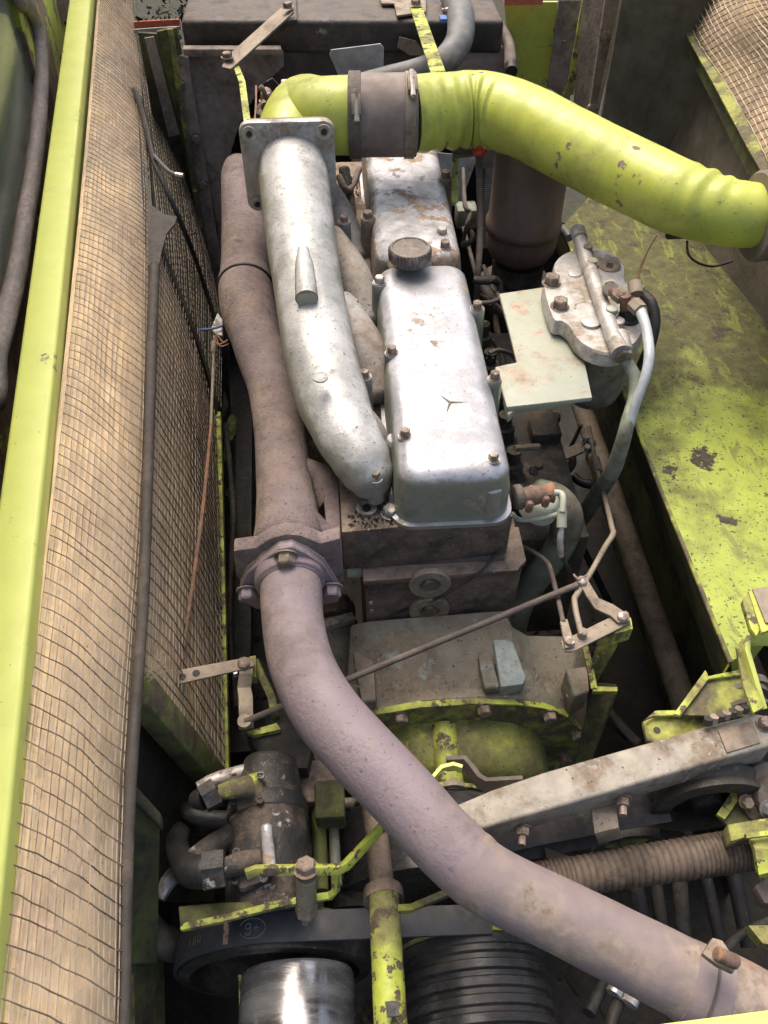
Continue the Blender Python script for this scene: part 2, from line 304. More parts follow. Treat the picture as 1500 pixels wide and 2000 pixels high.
# machine floor under the engine bay, with two frame channels
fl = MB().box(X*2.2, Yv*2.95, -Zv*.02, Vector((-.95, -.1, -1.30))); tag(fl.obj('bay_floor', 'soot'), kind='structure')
def scatter_flakes(name, m, n, region, zf, s0, s1, kind='stuff'):
    mb = MB()
    for _ in range(n):
        x, y = random.uniform(*region[0]), random.uniform(*region[1]); z = zf(x, y) if callable(zf) else zf
        a = random.uniform(0, 6.3); s = random.uniform(s0, s1); u = Vector((math.cos(a), math.sin(a), random.uniform(-.2, .2)))*s; w = Vector((-math.sin(a), math.cos(a), random.uniform(-.3, .3)))*s*random.uniform(.12, .5)
        o = Vector((x, y, z+.001)); mb.add([o, o+u, o+u*.8+w, o+w*.9+Zv*s*.2], [(0, 1, 2, 3)])
    return mb, m
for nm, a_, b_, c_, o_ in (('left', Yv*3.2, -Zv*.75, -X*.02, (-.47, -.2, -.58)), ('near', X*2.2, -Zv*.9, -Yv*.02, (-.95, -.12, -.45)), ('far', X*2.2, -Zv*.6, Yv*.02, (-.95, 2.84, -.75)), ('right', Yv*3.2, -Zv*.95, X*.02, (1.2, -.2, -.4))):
    tag(MB().box(a_, b_, c_, Vector(o_)).obj('bay_shade_wall', 'soot'), kind='structure')  # added walls around the bay, keep stray light out of the lower gaps
mb, m_ = scatter_flakes('d', 'debris', 900, ((-.45, .75), (.2, 2.2)), -1.298, .008, .05); tag(mb.obj('floor_debris', 'debris'), kind='stuff')

# ================================================================== LEFT SIDE
ZB = 0.0
# bright rail
def rail(name, L0, L1, R0, R1, zt, h, m, **k):
    a, b, c, d = V(*L0, zt), V(*L1, zt), V(*R1, zt), V(*R0, zt)
    ext0 = (a-b).normalized()*.0
    return MB().prism([a+ext0, d+ext0, c, b], -Zv*h).obj(name, m, bevel=.006, seg=3, **k)
r_ = rail('side_rail', (143, -60), (-155, 2060), (183, -60), (-28, 2060), ZB, .045, 'lime_beam')
tag(r_, 'bright yellow-green box rail running the full height of the picture on the left', 'rail')
mb = MB()
a, b = V(185, -60, ZB-.02), V(-24, 2060, ZB-.02)
mb.bar([a-Zv*.02, b-Zv*.02], .05, .006, Zv); o_ = mb.obj('rail_flange', 'lime_pipe', r_)
# cab wall, window: an upright wall just left of the rail and parallel to it
q0, q1 = V(143, -60, ZB)-X*.05, V(-150, 2060, ZB)-X*.05
wd = (q1-q0).normalized(); wnm = Vector((-wd.y, wd.x, 0)); wnm = wnm if wnm.x > 0 else -wnm
def VP_(px, py): d = ray(px, py); return C0+d*((q0-C0).dot(wnm)/d.dot(wnm))
cw = thing('cab_side', 'cab rear corner with flaking yellow-green paint around a rounded tinted window', 'cab panel', q0.lerp(q1, .5)-Zv*.3)
win = [VP_(px, py) for px, py in ((16, -40), (34, -6), (54, 24), (66, 60), (73, 110), (74, 160), (69, 250), (56, 350), (40, 440), (26, 530), (6, 610), (-18, 690), (-44, 780))]
up = Zv*1.0
win_ext = [win[0]+up*.5+wd*-.05]+win+[win[-1]+wd*.3+up*.5]
wall = MB()
def lowp(p): return Vector((p.x, p.y, -.3))
for p, q in zip(win_ext[:-1], win_ext[1:]): wall.prism([p, q, lowp(q), lowp(p)], -wnm*.02)
e0, e1 = win_ext[0]-wd*1.5, win_ext[-1]+wd*.6
wall.prism([Vector((e0.x, e0.y, win_ext[0].z)), win_ext[0], lowp(win_ext[0]), lowp(e0)], -wnm*.02)
wall.prism([win_ext[-1], Vector((e1.x, e1.y, win_ext[-1].z)), lowp(e1), lowp(win_ext[-1])], -wnm*.02)
wall.obj('cab_panel', 'cab_paint', cw)
MB().tube([p+wnm*.008 for p in win_ext], .018, 12, 4, flat=1.25).obj('window_seal', 'seal_rubber', cw)
MB().tube([p+wnm*.018+Zv*.006 for p in win_ext], .0022, 8, 4).obj('seal_lip', 'rubber_black', cw)
gb = q0-wnm*.012-wd*1.2; gb.z = -.28
MB().box(wd*4.2, Zv*1.6, -wnm*.006, gb).obj('window_glass', 'glass', cw)
gb = q0-wnm*.4-wd*1.2; gb.z = -.3
MB().box(wd*4.2, Zv*1.6, -wnm*.02, gb).obj('cab_interior', 'dark_olive', cw)
MB().box(wd*4.2, wnm*.37, -Zv*.02, gb).obj('cab_floor', 'dark_olive', cw)
for t_, dn, w_, m_ in ((.25, .2, .03, 'olive_grime'), (.34, .25, .05, 'dark_olive'), (.48, .2, .02, 'rubber_grey'), (.58, .25, .04, 'olive_grime')):
    p = q0.lerp(q1, t_)-wnm*dn; p.z = -.25; MB().box(wd*w_, -wnm*.03, Zv*1.3+wd*.15, p).obj('cab_post', m_, cw)
p = q0.lerp(q1, .42)-wnm*.22; p.z = .05; MB().cbox(p, .1, .35, .35).obj('cab_seat', 'rubber_grey', cw, bevel=.03)

def lerp(a, b, t): return a*(1-t)+b*t
def cmr(L, i, t):
    p0, p1, p2, p3 = L[max(i-1, 0)], L[i], L[i+1], L[min(i+2, len(L)-1)]
    if i == 0: p0 = p1*2-p2
    if i+2 > len(L)-1: p3 = p2*2-p1
    l1 = (p1-p0).length or 1; l2 = (p2-p1).length or 1; l3 = (p3-p2).length or 1
    m1 = ((p1-p0)*(l2/l1)+(p2-p1)*(l1/l2))*(l2/(l1+l2))
    m2 = ((p2-p1)*(l3/l2)+(p3-p2)*(l2/l3))*(l2/(l2+l3))
    t2, t3 = t*t, t*t*t
    return p1*(2*t3-3*t2+1)+m1*(t3-2*t2+t)+p2*(-2*t3+3*t2)+m2*(t3-t2)
def mesh_patch(A, B, nd, off=0., bulge=1., noise_=.0):
    """A, B: lists of points (near->far) of the two long edges; convex quarter arc between them"""
    cum = [0.]
    for p, q in zip(A[:-1], A[1:]): cum.append(cum[-1]+(q-p).length)
    cum = [c/cum[-1] for c in cum]
    def S(u, v):
        i = 0
        while i < len(A)-2 and v > cum[i+1]: i += 1
        t = (v-cum[i])/(cum[i+1]-cum[i])
        a = cmr(A, i, t); b = cmr(B, i, t)
        s = u*math.pi/2
        arc = Vector((a.x+(b.x-a.x)*math.sin(s), a.y+(b.y-a.y)*u, a.z+(b.z-a.z)*(1-math.cos(s))))
        lin = lerp(a, b, u); p = lerp(lin, arc, bulge)
        w = noise_*(math.sin(9*v+5*u)+.6*math.sin(23*v-4*u)+.5*math.sin(41*v+11*u))*math.sin(u*math.pi)
        return p+nd*(off+w)
    return S
def build_screen(root, A, B, cell_u, cell_v, bulge, shear=(0., 0.), nd=Vector((.7, 0, .7)), backm='tan_sheet', wr=.0007, off=.006, nz=.0035, back=True):
    S0 = mesh_patch(A, B, nd, -.004, bulge); S1 = mesh_patch(A, B, nd, off, bulge, nz)
    NU, NV = 14, 40
    if back:
        mb = MB(); vs = [S0(i/NU, j/NV) for j in range(NV+1) for i in range(NU+1)]
        mb.add(vs, [(j*(NU+1)+i, j*(NU+1)+i+1, (j+1)*(NU+1)+i+1, (j+1)*(NU+1)+i) for j in range(NV) for i in range(NU)])
        n = len(mb.v); mb2 = MB(); q = [v-nd*.006 for v in vs]
        mb2.add(vs, mb.f); mb2.add(q, [tuple(reversed(f)) for f in mb.f])
        mb2.obj('backing_sheet', backm, root, smooth=60)
    mb = MB(); Lv = (A[-1]-A[0]).length; Lu = sum((S1((i+1)/8, .5)-S1(i/8, .5)).length for i in range(8))
    nu = max(3, round(Lu/cell_u)); nv = round(Lv/cell_v)
    for i in range(nu+1):
        ph = random.uniform(-.0012, .0012)
        P = [S1(i/nu, j/60)+Vector((ph+random.uniform(-.0007, .0007), 0, random.uniform(-.001, .001))) for j in range(61)]
        mb.tube(P, wr, 4, 1)
    mb.obj('length_wires', 'wire_light', root, kind='stuff'); mb = MB()
    for j in range(int(nv*-.02), int(nv*(1.02+max(shear)))+1):
        dv = random.uniform(-.10, .10)/nv; K = 12; ss = random.uniform(-.15, .15)/nv
        v0 = j/nv+dv; sh = lerp(shear[0], shear[1], min(1, max(0, v0)))
        vv = [(i/K, v0+ss*math.sin(3*i/K)-sh*(math.sin(i/K*math.pi/2)*.85+.15*i/K)) for i in range(K+1)]
        vv = [q for q in vv if 0 <= q[1] <= 1]
        if len(vv) < 2: continue
        P = [S1(*q)+Vector((.0008, random.uniform(-.0009, .0009), .0008)) for q in vv]
        mb.tube(P, wr*1.1, 4, 1)
    mb.obj('cross_wires', 'wire', root, kind='stuff')
ZT = -.14
s1 = thing('upper_screen', 'long curved wire mesh screen over tan sheet, directly beside the bright rail', 'mesh screen', V(160, 1200, -.1))
A = [V(-30, 2060, -.03), V(38, 1500, -.03), V(98, 1000, -.03), V(150, 500, -.03), V(198, -60, -.03)]
B = [V(238, 2060, ZT), V(250, 1500, ZT), V(282, 1000, ZT), V(292, 450, ZT), V(254, -60, ZT)]
build_screen(s1, A, B, .0185, .0235, .85, (.012, .15), wr=.00075)
s2 = thing('lower_screen', 'second wire mesh screen dropping below the brown tube towards the dark gap', 'mesh screen', V(350, 1000, -.5))
A = [V(268, 1330, ZT-.01), V(283, 1000, ZT-.01), V(296, 700, ZT-.01), V(308, 490, ZT-.01)]
B = [V(436, 1545, -.60), V(430, 1250, -.60), V(424, 1000, -.60), V(418, 815, -.60)]
build_screen(s2, A, B, .017, .026, .5, (.0, .0), nz=.0015, wr=.0009)
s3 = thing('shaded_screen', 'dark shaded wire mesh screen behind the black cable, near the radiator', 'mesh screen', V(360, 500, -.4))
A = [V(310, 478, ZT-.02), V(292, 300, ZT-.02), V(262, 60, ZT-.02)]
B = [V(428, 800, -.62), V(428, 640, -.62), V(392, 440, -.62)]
build_screen(s3, A, B, .020, .030, .35, (.02, .1), nz=.0015, backm='dark_olive')  # dark backing colour carries the shade on this screen
# brown tube between the screens, with ear plate
fp = flat_tube([(240, 2060, -.13, 28), (247, 1700, -.13, 27), (256, 1500, -.125, 26), (278, 1200, -.12, 23), (286, 1000, -.12, 22), (295, 700, -.12, 22), (302, 520, -.12, 21)], 12, sub=3).obj('screen_tube', 'screen_tube')
tag(fp, 'bent grey-brown tube between the two large mesh screens', 'tube')
MB().prism([V(x, y, -.115) for x, y in ((296, 400), (322, 418), (346, 422), (342, 436), (326, 455), (316, 490), (303, 560), (288, 560))], -Zv*.006).obj('ear_plate', 'screen_tube', fp, bevel=.002)
MB().bar([V(256, 170, -.12), V(270, 300, -.12), V(292, 420, -.12), V(298, 520, -.12)], .02, .006, X).obj('tube_strap', 'screen_tube', fp)
# diagonal frame members
d1 = MB().bar([V(268, 1345, -.16), V(444, 1555, -.62)], .050, .035, Yv).obj('diagonal_brace', 'moss', bevel=.006)
tag(d1, 'mossy diagonal frame member under the lower end of the second mesh screen', 'frame member')
d2 = MB().bar([V(306, 476, -.14), V(424, 815, -.62)], .012, .010, Yv).obj('corner_strip', 'black_grime')
tag(d2, 'thin black corner strip where the second and the shaded screens meet', 'strip')
gp = MB().bar([V(424, 812, -.62), V(432, 1180, -.63), V(438, 1545, -.64)], .022, .03, X).obj('green_strip', 'lime_chip', bevel=.002)
tag(gp, 'narrow upright yellow-green strip at the foot of the second mesh screen', 'strip')
# dark inner panel & side box
dp = MB().prism([V(262, 1370, -.25), V(425, 1560, -.66), V(420, 1760, -.74), V(300, 1760, -.50), V(255, 1560, -.34)], X*-.01).obj('inner_panel', 'dark_olive')
tag(dp, 'dark triangular panel behind the diagonal mossy brace', 'panel')
sb = thing('side_box', 'olive box panel with pale folded top edge at the lower left', 'box', V(280, 1700, -.6))
T = [V(252, 1515, -.22), V(315, 1590, -.30), V(312, 1612, -.32), V(252, 1545, -.24)]
MB().prism([V(246, 1512, -.22), V(314, 1588, -.26), V(314, 1615, -.27), V(246, 1550, -.23)], -Zv*.02).obj('top_edge', 'olive_grime', sb, bevel=.003)
MB().prism([V(240, 1545, -.245), V(312, 1612, -.285), V(307, 1880, -.50), V(236, 1880, -.42)], Vector((-.01, 0, -.02))).obj('box_side', 'olive_grime', sb)
lb = MB().prism([V(232, 1860, -.42), V(318, 1870, -.55), V(322, 2080, -.62), V(230, 2080, -.46)], -Zv*.01)
tag(lb.obj('mossy_panel', 'moss'), 'mossy dark green panel under the side box at the bottom left', 'panel')
le = MB().bar([V(242, 1905, -.38), V(246, 2080, -.38)], .02, .02, X).obj('panel_edge_strip', 'lime_grime')
tag(le, 'short grimy yellow-green edge strip at the bottom beside the tan mesh screen', 'strip')
h_ = flat_tube([(232, 1730, -.5, 62), (270, 1790, -.5, 62), (310, 1835, -.5, 62), (360, 1850, -.56, 60)], 16).obj('dark_hose', 'frame_brown')
tag(h_, 'thick dark hose curving down to the belt pulley at the lower left', 'hose')
# black cable
cb = flat_tube([(262, 175, -.10, 11), (272, 200, -.10, 12), (285, 245, -.11, 12), (300, 310, -.13, 11), (325, 370, -.16, 10), (360, 450, -.25, 10), (395, 545, -.42, 9), (424, 640, -.55, 9), (430, 700, -.62, 8)], 8).obj('black_cable', 'rubber_black')
tag(cb, 'thin black cable running down in front of the shaded screen', 'cable')
cc = flat_tube([(302, 305, -.12, 8), (325, 330, -.12, 7), (343, 341, -.12, 7)], 8).obj('cable_stub', 'rubber_grey'); tag(cc, 'short grey cable end with a bright cut tip beside the black cable', 'cable')
MB().cyl(V(343, 341, -.12), V(358, 343, -.12), .006, 8).obj('cut_tip', 'bare_metal', cc)
# far left background: red/white strip, foliage-like mass, green panels
rs = MB().bar([V(262, 52, -.12), V(352, 47, -.12)], .008, .03, Yv).obj('orange_strip', 'label_red')
tag(rs, 'orange-red strip with pale joints at the top left beside the radiator', 'strip')
MB().bar([V(262, 61, -.118), V(352, 55, -.118)], .006, .012, Yv).obj('white_edge', 'silver_filter', rs)
gp2 = thing('radiator_side_panel', 'dark green folded panel between the shaded screen and the radiator frame', 'panel', VY(320, 200, 2.3))
MB().prism([VY(270, 64, 2.52), VY(335, 68, 2.52), VY(442, 620, 2.52), VY(450, 800, 2.52), VY(330, 420, 2.52)], Yv*.01).obj('panel_face', 'dark_olive', gp2)
MB().prism([VY(306, 62, 2.48), VY(345, 54, 2.48), VY(420, 420, 2.48), VY(436, 560, 2.48), VY(398, 470, 2.48)], Yv*.01).obj('panel_fold', 'olive_grime', gp2)
MB().bar([VY(332, 56, 2.44), VY(410, 560, 2.44)], .014, .01, X).obj('panel_lip', 'lime_grime', gp2)
MB().prism([VY(282, 75, 2.46), VY(300, 72, 2.46), VY(350, 262, 2.46), VY(330, 268, 2.46)], Yv*.006).obj('patch_plate', 'brown_sheet', gp2)
fo = MB()
for _ in range(9000):
    o = Vector((random.uniform(-1.6, -.2), random.uniform(3.0, 3.7), random.uniform(-1.2, .1))); a = Vector((random.gauss(0, 1), random.gauss(0, 1), random.gauss(0, 1)))*.010; b_ = Vector((random.gauss(0, 1), random.gauss(0, 1), random.gauss(0, 1)))*.008
    fo.add([o, o+a, o+a+b_, o+b_], [(0, 1, 2, 3)])
tag(fo.obj('hedge_foliage', 'ground', smooth=1), 'dark weedy foliage beyond the machine at the top left', 'foliage', kind='stuff')
# wiring connector + hanging rod
wc = thing('wiring_connector', 'dirty white wiring connector with a blue wire beside the exhaust manifold', 'connector', V(425, 635, -.35))
MB().prism([V(412, 640, -.35), V(425, 610, -.35), V(434, 622, -.35), V(434, 655, -.35), V(420, 652, -.35)], -Zv*.02).obj('connector_body', 'white_plastic', wc, bevel=.002)
flat_tube([(388, 644, -.34, 4), (405, 643, -.34, 5), (418, 641, -.34, 5), (435, 636, -.34, 5)], 6).obj('blue_wire', 'blue_plastic', wc)
for q in ((417, 655, 424, 672, 440, 668), (421, 656, 430, 676, 446, 672), (424, 654, 436, 668, 444, 664)):
    flat_tube([(q[0], q[1], -.35, 3), (q[2], q[3], -.35, 3), (q[4], q[5], -.35, 3)], 6).obj('bare_wire', 'copper', wc)
hr = thing('control_rod', 'long thin rusty control rod hanging in front of the lower mesh screen', 'rod', V(400, 950, -.4))
flat_tube([(418, 668, -.40, 11), (417, 690, -.40, 11), (417, 700, -.40, 6), (412, 830, -.38, 6)], 8, sub=2).obj('upper_rod', 'steel_brown', hr)
flat_tube([(412, 830, -.38, 6), (398, 980, -.36, 8), (375, 1150, -.33, 8), (357, 1270, -.31, 9), (353, 1312, -.30, 9)], 8, sub=2).obj('lower_rod', 'rust', hr)
# gap clutter left of engine
for k, (px, py, w, h) in enumerate(((452, 835, 20, 70), (462, 960, 34, 30), (455, 1180, 26, 22), (468, 1125, 14, 12), (442, 880, 8, 50))):
    c = V(px, py, -1.0); q = [c+Vector((random.uniform(.6, 1.1)*math.cos(a)*w*.001, random.uniform(.6, 1.1)*math.sin(a)*h*.001, 0)) for a in [i*.7 for i in range(9)]]
    o = top(MB().prism(q, -Zv*.01), 'paint_flake', 'lime_grime', ['upper grimy green scrap in the dark gap, beside the narrow green strip', 'largest grimy green scrap in the dark gap left of the exhaust manifold', 'grimy green scrap in the dark gap left of the exhaust flange bolts', 'tiny green scrap just left of the exhaust flange', 'slim green scrap near the top of the dark gap'][k], 'scrap', group='green scraps in the dark gap')
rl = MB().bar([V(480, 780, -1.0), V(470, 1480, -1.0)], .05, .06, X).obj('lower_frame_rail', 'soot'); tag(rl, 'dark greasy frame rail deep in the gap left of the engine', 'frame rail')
# ================================================================== RADIATOR END
YR = 2.55
rd = thing('radiator', 'dark radiator with brown fan shroud across the top of the picture', 'radiator', (0, YR, -.8))
MB().box(V(1000, 60, .05)-V(352, 60, .05)+X*0, Yv*.22, -Zv*.085, V(352, 40, .05)).obj('top_tank', 'rad_black', rd, bevel=.012, seg=3)
tx0 = V(352, 40, .05).x; tx1 = V(1000, 60, .05).x
MB().box(X*(tx1-tx0-.02), Yv*.02, -Zv*.10, Vector((tx0+.01, YR-.02, -.03))).obj('tank_front', 'rad_black', rd)
MB().box(X*(tx1-tx0), Yv*.05, -Zv*1.1, Vector((tx0, YR+.06, -.05))).obj('core_backing', 'core', rd)
fn = MB()
for k in range(90): fn.box(X*.86, Yv*.012, -Zv*.0022, Vector((tx0+.06, YR+.045, -.12-k*.0065)))
fn.obj('cooling_fins', 'core', rd, kind='stuff')
def yarc(pts, y, ext, name, m, root, **k): return MB().prism([VY(a, b, y) for a, b in pts], Yv*ext).obj(name, m, root, **k)
arcL = [(554, 100), (554, 130), (520, 160), (497, 190), (478, 222), (462, 260), (452, 295), (444, 330), (442, 370), (445, 420), (450, 520)]
yarc([(360, 104), (370, 96)]+arcL+[(452, 600), (432, 520), (400, 330), (372, 200)], YR-.05, .004, 'shroud_left', 'brown_sheet', rd, bevel=.002)
yarc([(866, 112), (878, 92), (935, 84), (985, 92), (992, 200), (985, 330), (940, 330), (945, 240), (915, 180)], YR-.05, .004, 'shroud_right', 'brown_sheet', rd, bevel=.002)
yarc([(780, 72), (812, 80), (832, 108), (800, 108), (776, 92)], YR-.06, .004, 'shroud_corner', 'steel_brown', rd)
yarc([(356, 96), (548, 96), (552, 108), (360, 112)], YR-.07, .03, 'shroud_lip', 'brown_sheet', rd, bevel=.003)
fr = [(340, 118), (352, 108), (368, 112), (372, 150), (402, 330), (436, 540), (448, 700), (430, 700), (412, 520), (376, 330), (348, 170)]
yarc(fr, YR-.08, .02, 'frame_angle', 'brown_sheet', rd, bevel=.003)
for px, py in ((352, 165), (397, 360), (383, 270)):
    p = VY(px, py, YR-.082); MB().hexh(p, -Yv, .013, .012).obj('bolt', 'bolt', rd)
MB().box(X*.012, Yv*.01, Zv*.008, V(368, 104, -.03)).obj('white_tag', 'white_plastic', rd)
MB().prism([V(x, y, .062) for x, y in ((740, -10), (832, -10), (832, 22), (775, 30), (770, 6), (745, 6))], -Zv*.006).obj('tank_bracket', 'steel_brown', rd, bevel=.001)
MB().prism([V(x, y, .062) for x, y in ((552, -10), (578, -10), (580, 38), (556, 42))], -Zv*.008).obj('strap_bracket', 'rad_black', rd, bevel=.001)
# fan: six blades round a hub
fan = thing('cooling_fan', 'pale grey metal cooling fan behind the yellow intake pipe', 'fan', VY(720, 300, 2.30))
hubc = VY(735, 300, 2.30)
MB().cyl(hubc-Yv*.05, hubc+Yv*.05, .07, 24, .006).obj('hub', 'fan_blade', fan)
def blade(ang, r0, r1, w0, w1, m):
    d = Vector((math.cos(ang), 0, math.sin(ang))); t = Vector((-math.sin(ang), 0, math.cos(ang)))
    q = []
    for r, w in ((r0, w0), (r0+(r1-r0)*.55, (w0+w1)*.5), (r1-.01, w1), (r1, w1*.9)):
        tw = .35-.1*(r-r0)/(r1-r0); u = (t*math.cos(tw)+Yv*math.sin(tw))*w/2
        c = hubc+d*r; q.append([c-u, c+u, c+u+Yv*.004, c-u+Yv*.004])
    MB().loft(q).obj('blade', m, fan, smooth=50)
tipa = VY(700, 120, 2.30)-hubc; a0 = math.atan2(tipa.z, tipa.x); rl_ = tipa.length+.035
for k in range(6): blade(a0+k*math.pi/3, .06, rl_, .07, .145, 'fan_blade')
dk = MB().prism([VY(x, y, 2.2) for x, y in ((520, 160), (532, 153), (578, 205), (560, 240))], Yv*.006).obj('dark_vane', 'black_grime', rd)
# struts
st = thing('radiator_strut', 'flat brown steel strut bolted diagonally to the radiator tank', 'strut', V(500, 70, .09))
P0, P1 = V(448, 128, .02), V(566, 14, .09)
MB().prism([V(437, 120, .02), V(450, 103, .03), V(556, 8, .09), V(572, 8, .09), V(574, 22, .09), V(462, 124, .02), V(450, 134, .02), V(433, 130, .02)], -Zv*.006).obj('strut_bar', 'steel_brown', st, bevel=.0012)
for p in (V(444, 112, .03), V(562, 14, .095)): MB().hexh(p, Zv, .013, .012).obj('bolt', 'bolt', st)
s_ = MB().bar([V(448, 128, .012), V(462, 132, .012), V(473, 160, .01), V(478, 200, .01), V(484, 247, .0)], .016, .004, X*.95+Yv*.1).obj('yellow_stay', 'lime_chip'); tag(s_, 'slim grimy yellow stay hanging from the brown strut to the manifold flange', 'stay')
s_ = MB().prism([V(800, 10, .09), V(822, 6, .09), V(873, 146, .16), V(844, 150, .16)], -Zv*.005).obj('yellow_strut', 'lime_chip', bevel=.001); tag(s_, 'flat chipped yellow strut reaching from radiator tank to the intake pipe', 'strut')
MB().hexh(V(812, 8, .1), Zv, .013, .012).obj('bolt', 'bolt', s_)
# hoses
h_ = thing('radiator_hose', 'fat grey top radiator hose with a blue clamp tab', 'hose', V(880, 100, .02))
flat_tube([(885, -8, .07, 52), (899, 30, .07, 54), (897, 78, .05, 54), (868, 118, .03, 52), (815, 140, .01, 48), (760, 152, .0, 44), (690, 170, .0, 42)], 20).obj('hose_body', 'rubber_grey', h_)
P = V(888, 16, .07); MB().tube([V(865, 22, .075), V(893, 17, .085), V(920, 22, .075)], .0075, 8).obj('hose_clamp', 'bolt_light', h_)
MB().cbox(V(866, 37, .10), .018, .03, .01).obj('blue_tab', 'blue_plastic', h_, bevel=.002)
h_ = flat_tube([(900, -20, .0, 22), (940, 15, .0, 22), (970, 45, .0, 23), (992, 85, -.02, 23), (997, 130, -.04, 24), (996, 150, -.1, 26)], 12).obj('overflow_hose', 'rubber_brown'); tag(h_, 'slim dark brown hose arching over the right end of the radiator', 'hose')
MB().cyl(V(996, 105, -.03), V(999, 140, -.04), .0165, 12).obj('hose_sleeve', 'rubber_black', h_)
# thermostat / water outlet clutter under elbow
wt = thing('water_outlet', 'dusty cast water outlet with small fittings just behind the intake flange', 'casting', V(530, 210, -.05))
MB().lathe(V(545, 235, -.1), Zv, [(0, .06), (.03, .06), (.04, .05), (.045, .02)], 20).obj('outlet_body', 'cast_brown', wt)
MB().cyl(V(520, 210, .0), V(521, 190, .0)+Zv*.012, .014, 10).obj('fitting', 'bolt', wt)
MB().hexh(V(520, 198, .005), Zv, .014, .02).obj('fitting_nut', 'bolt', wt)
MB().tube([V(520, 192, .02), V(514, 176, .05), V(508, 168, .06)], .006, 8).obj('sensor_lead', 'steel_brown', wt)
MB().tube([V(500, 168, .05), V(500, 200, .05), V(497, 240, .04)], .0022, 6).obj('thin_wire', 'copper', wt)
MB().cbox(V(612, 172, .0), .16, .05, .03).obj('bridge_plate', 'silver_worn', wt, bevel=.004)
for px in (594, 700): MB().hexh(V(px, 164, .02), Zv, .011, .012).obj('bolt', 'bolt', wt)
# green panels right of radiator
gp = thing('rear_green_panel', 'flat yellow-green panel with a grimy fold right of the radiator', 'panel', VY(1050, 150, 2.6))
MB().prism([VY(985, 4, 2.62), VY(1092, 4, 2.62), VY(1072, 190, 2.62), VY(1000, 190, 2.62)], Yv*.01).obj('panel_face', 'lime_pipe', gp)
MB().prism([VY(1092, 0, 2.60), VY(1140, 0, 2.60), VY(1112, 200, 2.60), VY(1070, 170, 2.60)], Yv*.012).obj('panel_fold', 'brown_sheet', gp)
MB().prism([VY(1140, -10, 2.55), VY(1152, -10, 2.55), VY(1120, 185, 2.55), VY(1098, 190, 2.55), VY(1110, 160, 2.55)], Yv*.012).obj('panel_lip', 'lime_chip', gp)
MB().bar([VY(985, 2, 2.58), VY(1060, 0, 2.58)], .01, .02, Yv).obj('orange_trim', 'label_red', gp)
for px, py in ((1078, 86), (1101, 82)): MB().hexh(VY(px, py, 2.6), -Yv, .006, .006).obj('screw', 'bolt', gp)
gp = thing('riveted_post', 'grey-brown folded sheet post with three rivets at the top right of the engine', 'post', VY(1170, 120, 2.4))
MB().prism([VY(1142, -20, 2.50), VY(1225, -20, 2.30), VY(1166, 235, 2.30), VY(1122, 200, 2.50)], Yv*.012).obj('post_face', 'frame_brown', gp)
MB().prism([VY(1185, -20, 2.28), VY(1214, -20, 2.28), VY(1160, 230, 2.28), VY(1150, 224, 2.28)], Yv*.012).obj('post_fold', 'steel_brown', gp)
for px, py in ((1182, 68), (1156, 212)): MB().lathe(VY(px, py, 2.285), -Yv, [(0, .016), (.006, .014), (.009, .006)], 12).obj('rivet', 'bolt', gp)

# ================================================================== INTAKE
it = thing('intake_pipe', 'big yellow-green air intake pipe with wrinkled bends crossing the bay', 'air pipe', V(1100, 280, .15))
wr_t = [random.uniform(0, 6) for _ in range(9)]
def wrinkle(center, span, amp, per, th0):
    def f(p, th):
        d = (p-center).length; s = (p-center).dot(X); e = math.exp(-(d/span)**2)
        return amp*e*math.sin(s*2*math.pi/per+.8*math.sin(th*2))*max(0., .35+.65*math.cos(th-th0))
    return f
w1 = wrinkle(V(898, 215, .13), .075, .085, .030, 1.7); w2 = wrinkle(V(1385, 395, .13), .040, .055, .026, .1)
def pm(d, th, p): return 1+w1(p, th)+w2(p, th)+.006*math.sin(3*th+d*18)+.004*math.sin(7*th-d*31)
seg = [(806, 224, .13, 144), (845, 220, .13, 143), (880, 217, .13, 138), (915, 214, .13, 139), (948, 216, .13, 140), (985, 224, .13, 138), (1040, 245, .13, 136), (1110, 281, .13, 136), (1180, 318, .13, 136), (1250, 351, .13, 136), (1310, 380, .13, 136), (1360, 398, .13, 130), (1400, 410, .13, 122), (1440, 418, .13, 116), (1490, 422, .13, 112)]
P, rr = TP(seg); rm = sum(rr)/len(rr)
MB().tube(P, [rm*.2+q*.8 for q in rr], 64, 10, mod=pm).obj('pipe_body', 'lime_pipe', it, smooth=80)
a = V(1474, 424, .13); MB().lathe(a, X, [(0, .070), (.004, .074), (.012, .074), (.016, .070)], 32).obj('end_bead', 'rubber_brown', it)
MB().lathe(a+X*.02, X, [(0, .072), (.2, .074)], 32).obj('end_hose', 'rubber_brown', it)
MB().cbox(V(1318, 458, .06), .03, .012, .012).obj('drain_tab', 'black_grime', it)
# bent short pipe from flange (elbow)
el = thing('intake_elbow', 'short yellow elbow with flaked brown patches rising from the square flange', 'air pipe', V(590, 230, .1))
ec = V(565, 310, .02)
E_ = [(562, 292, .02, 130), (565, 270, .07, 118), (578, 246, .11, 118), (604, 230, .13, 126), (640, 226, .13, 134), (690, 226, .13, 142)]
xe_ = V(568, 322, .073).x; ye_ = V(566, 322, .073).y
P = [Vector((xe_, ye_+.01, .082)), Vector((xe_+.002, ye_+.06, .098)), Vector((xe_+.03, ye_+.115, .118)), V(628, 227, .13), V(690, 226, .13)]; rr = [.068, .070, .075, R(P[3], 140), R(P[4], 143)]
MB().tube(P, rr, 40, 8).obj('elbow_body', 'lime_pipe', el, smooth=80)
cp_ = thing('rubber_coupling', 'brown rubber coupling sleeve joining the two yellow pipes', 'coupling', V(745, 226, .1))
P = [V(684, 226, .13), V(748, 226, .13), V(812, 225, .13)]
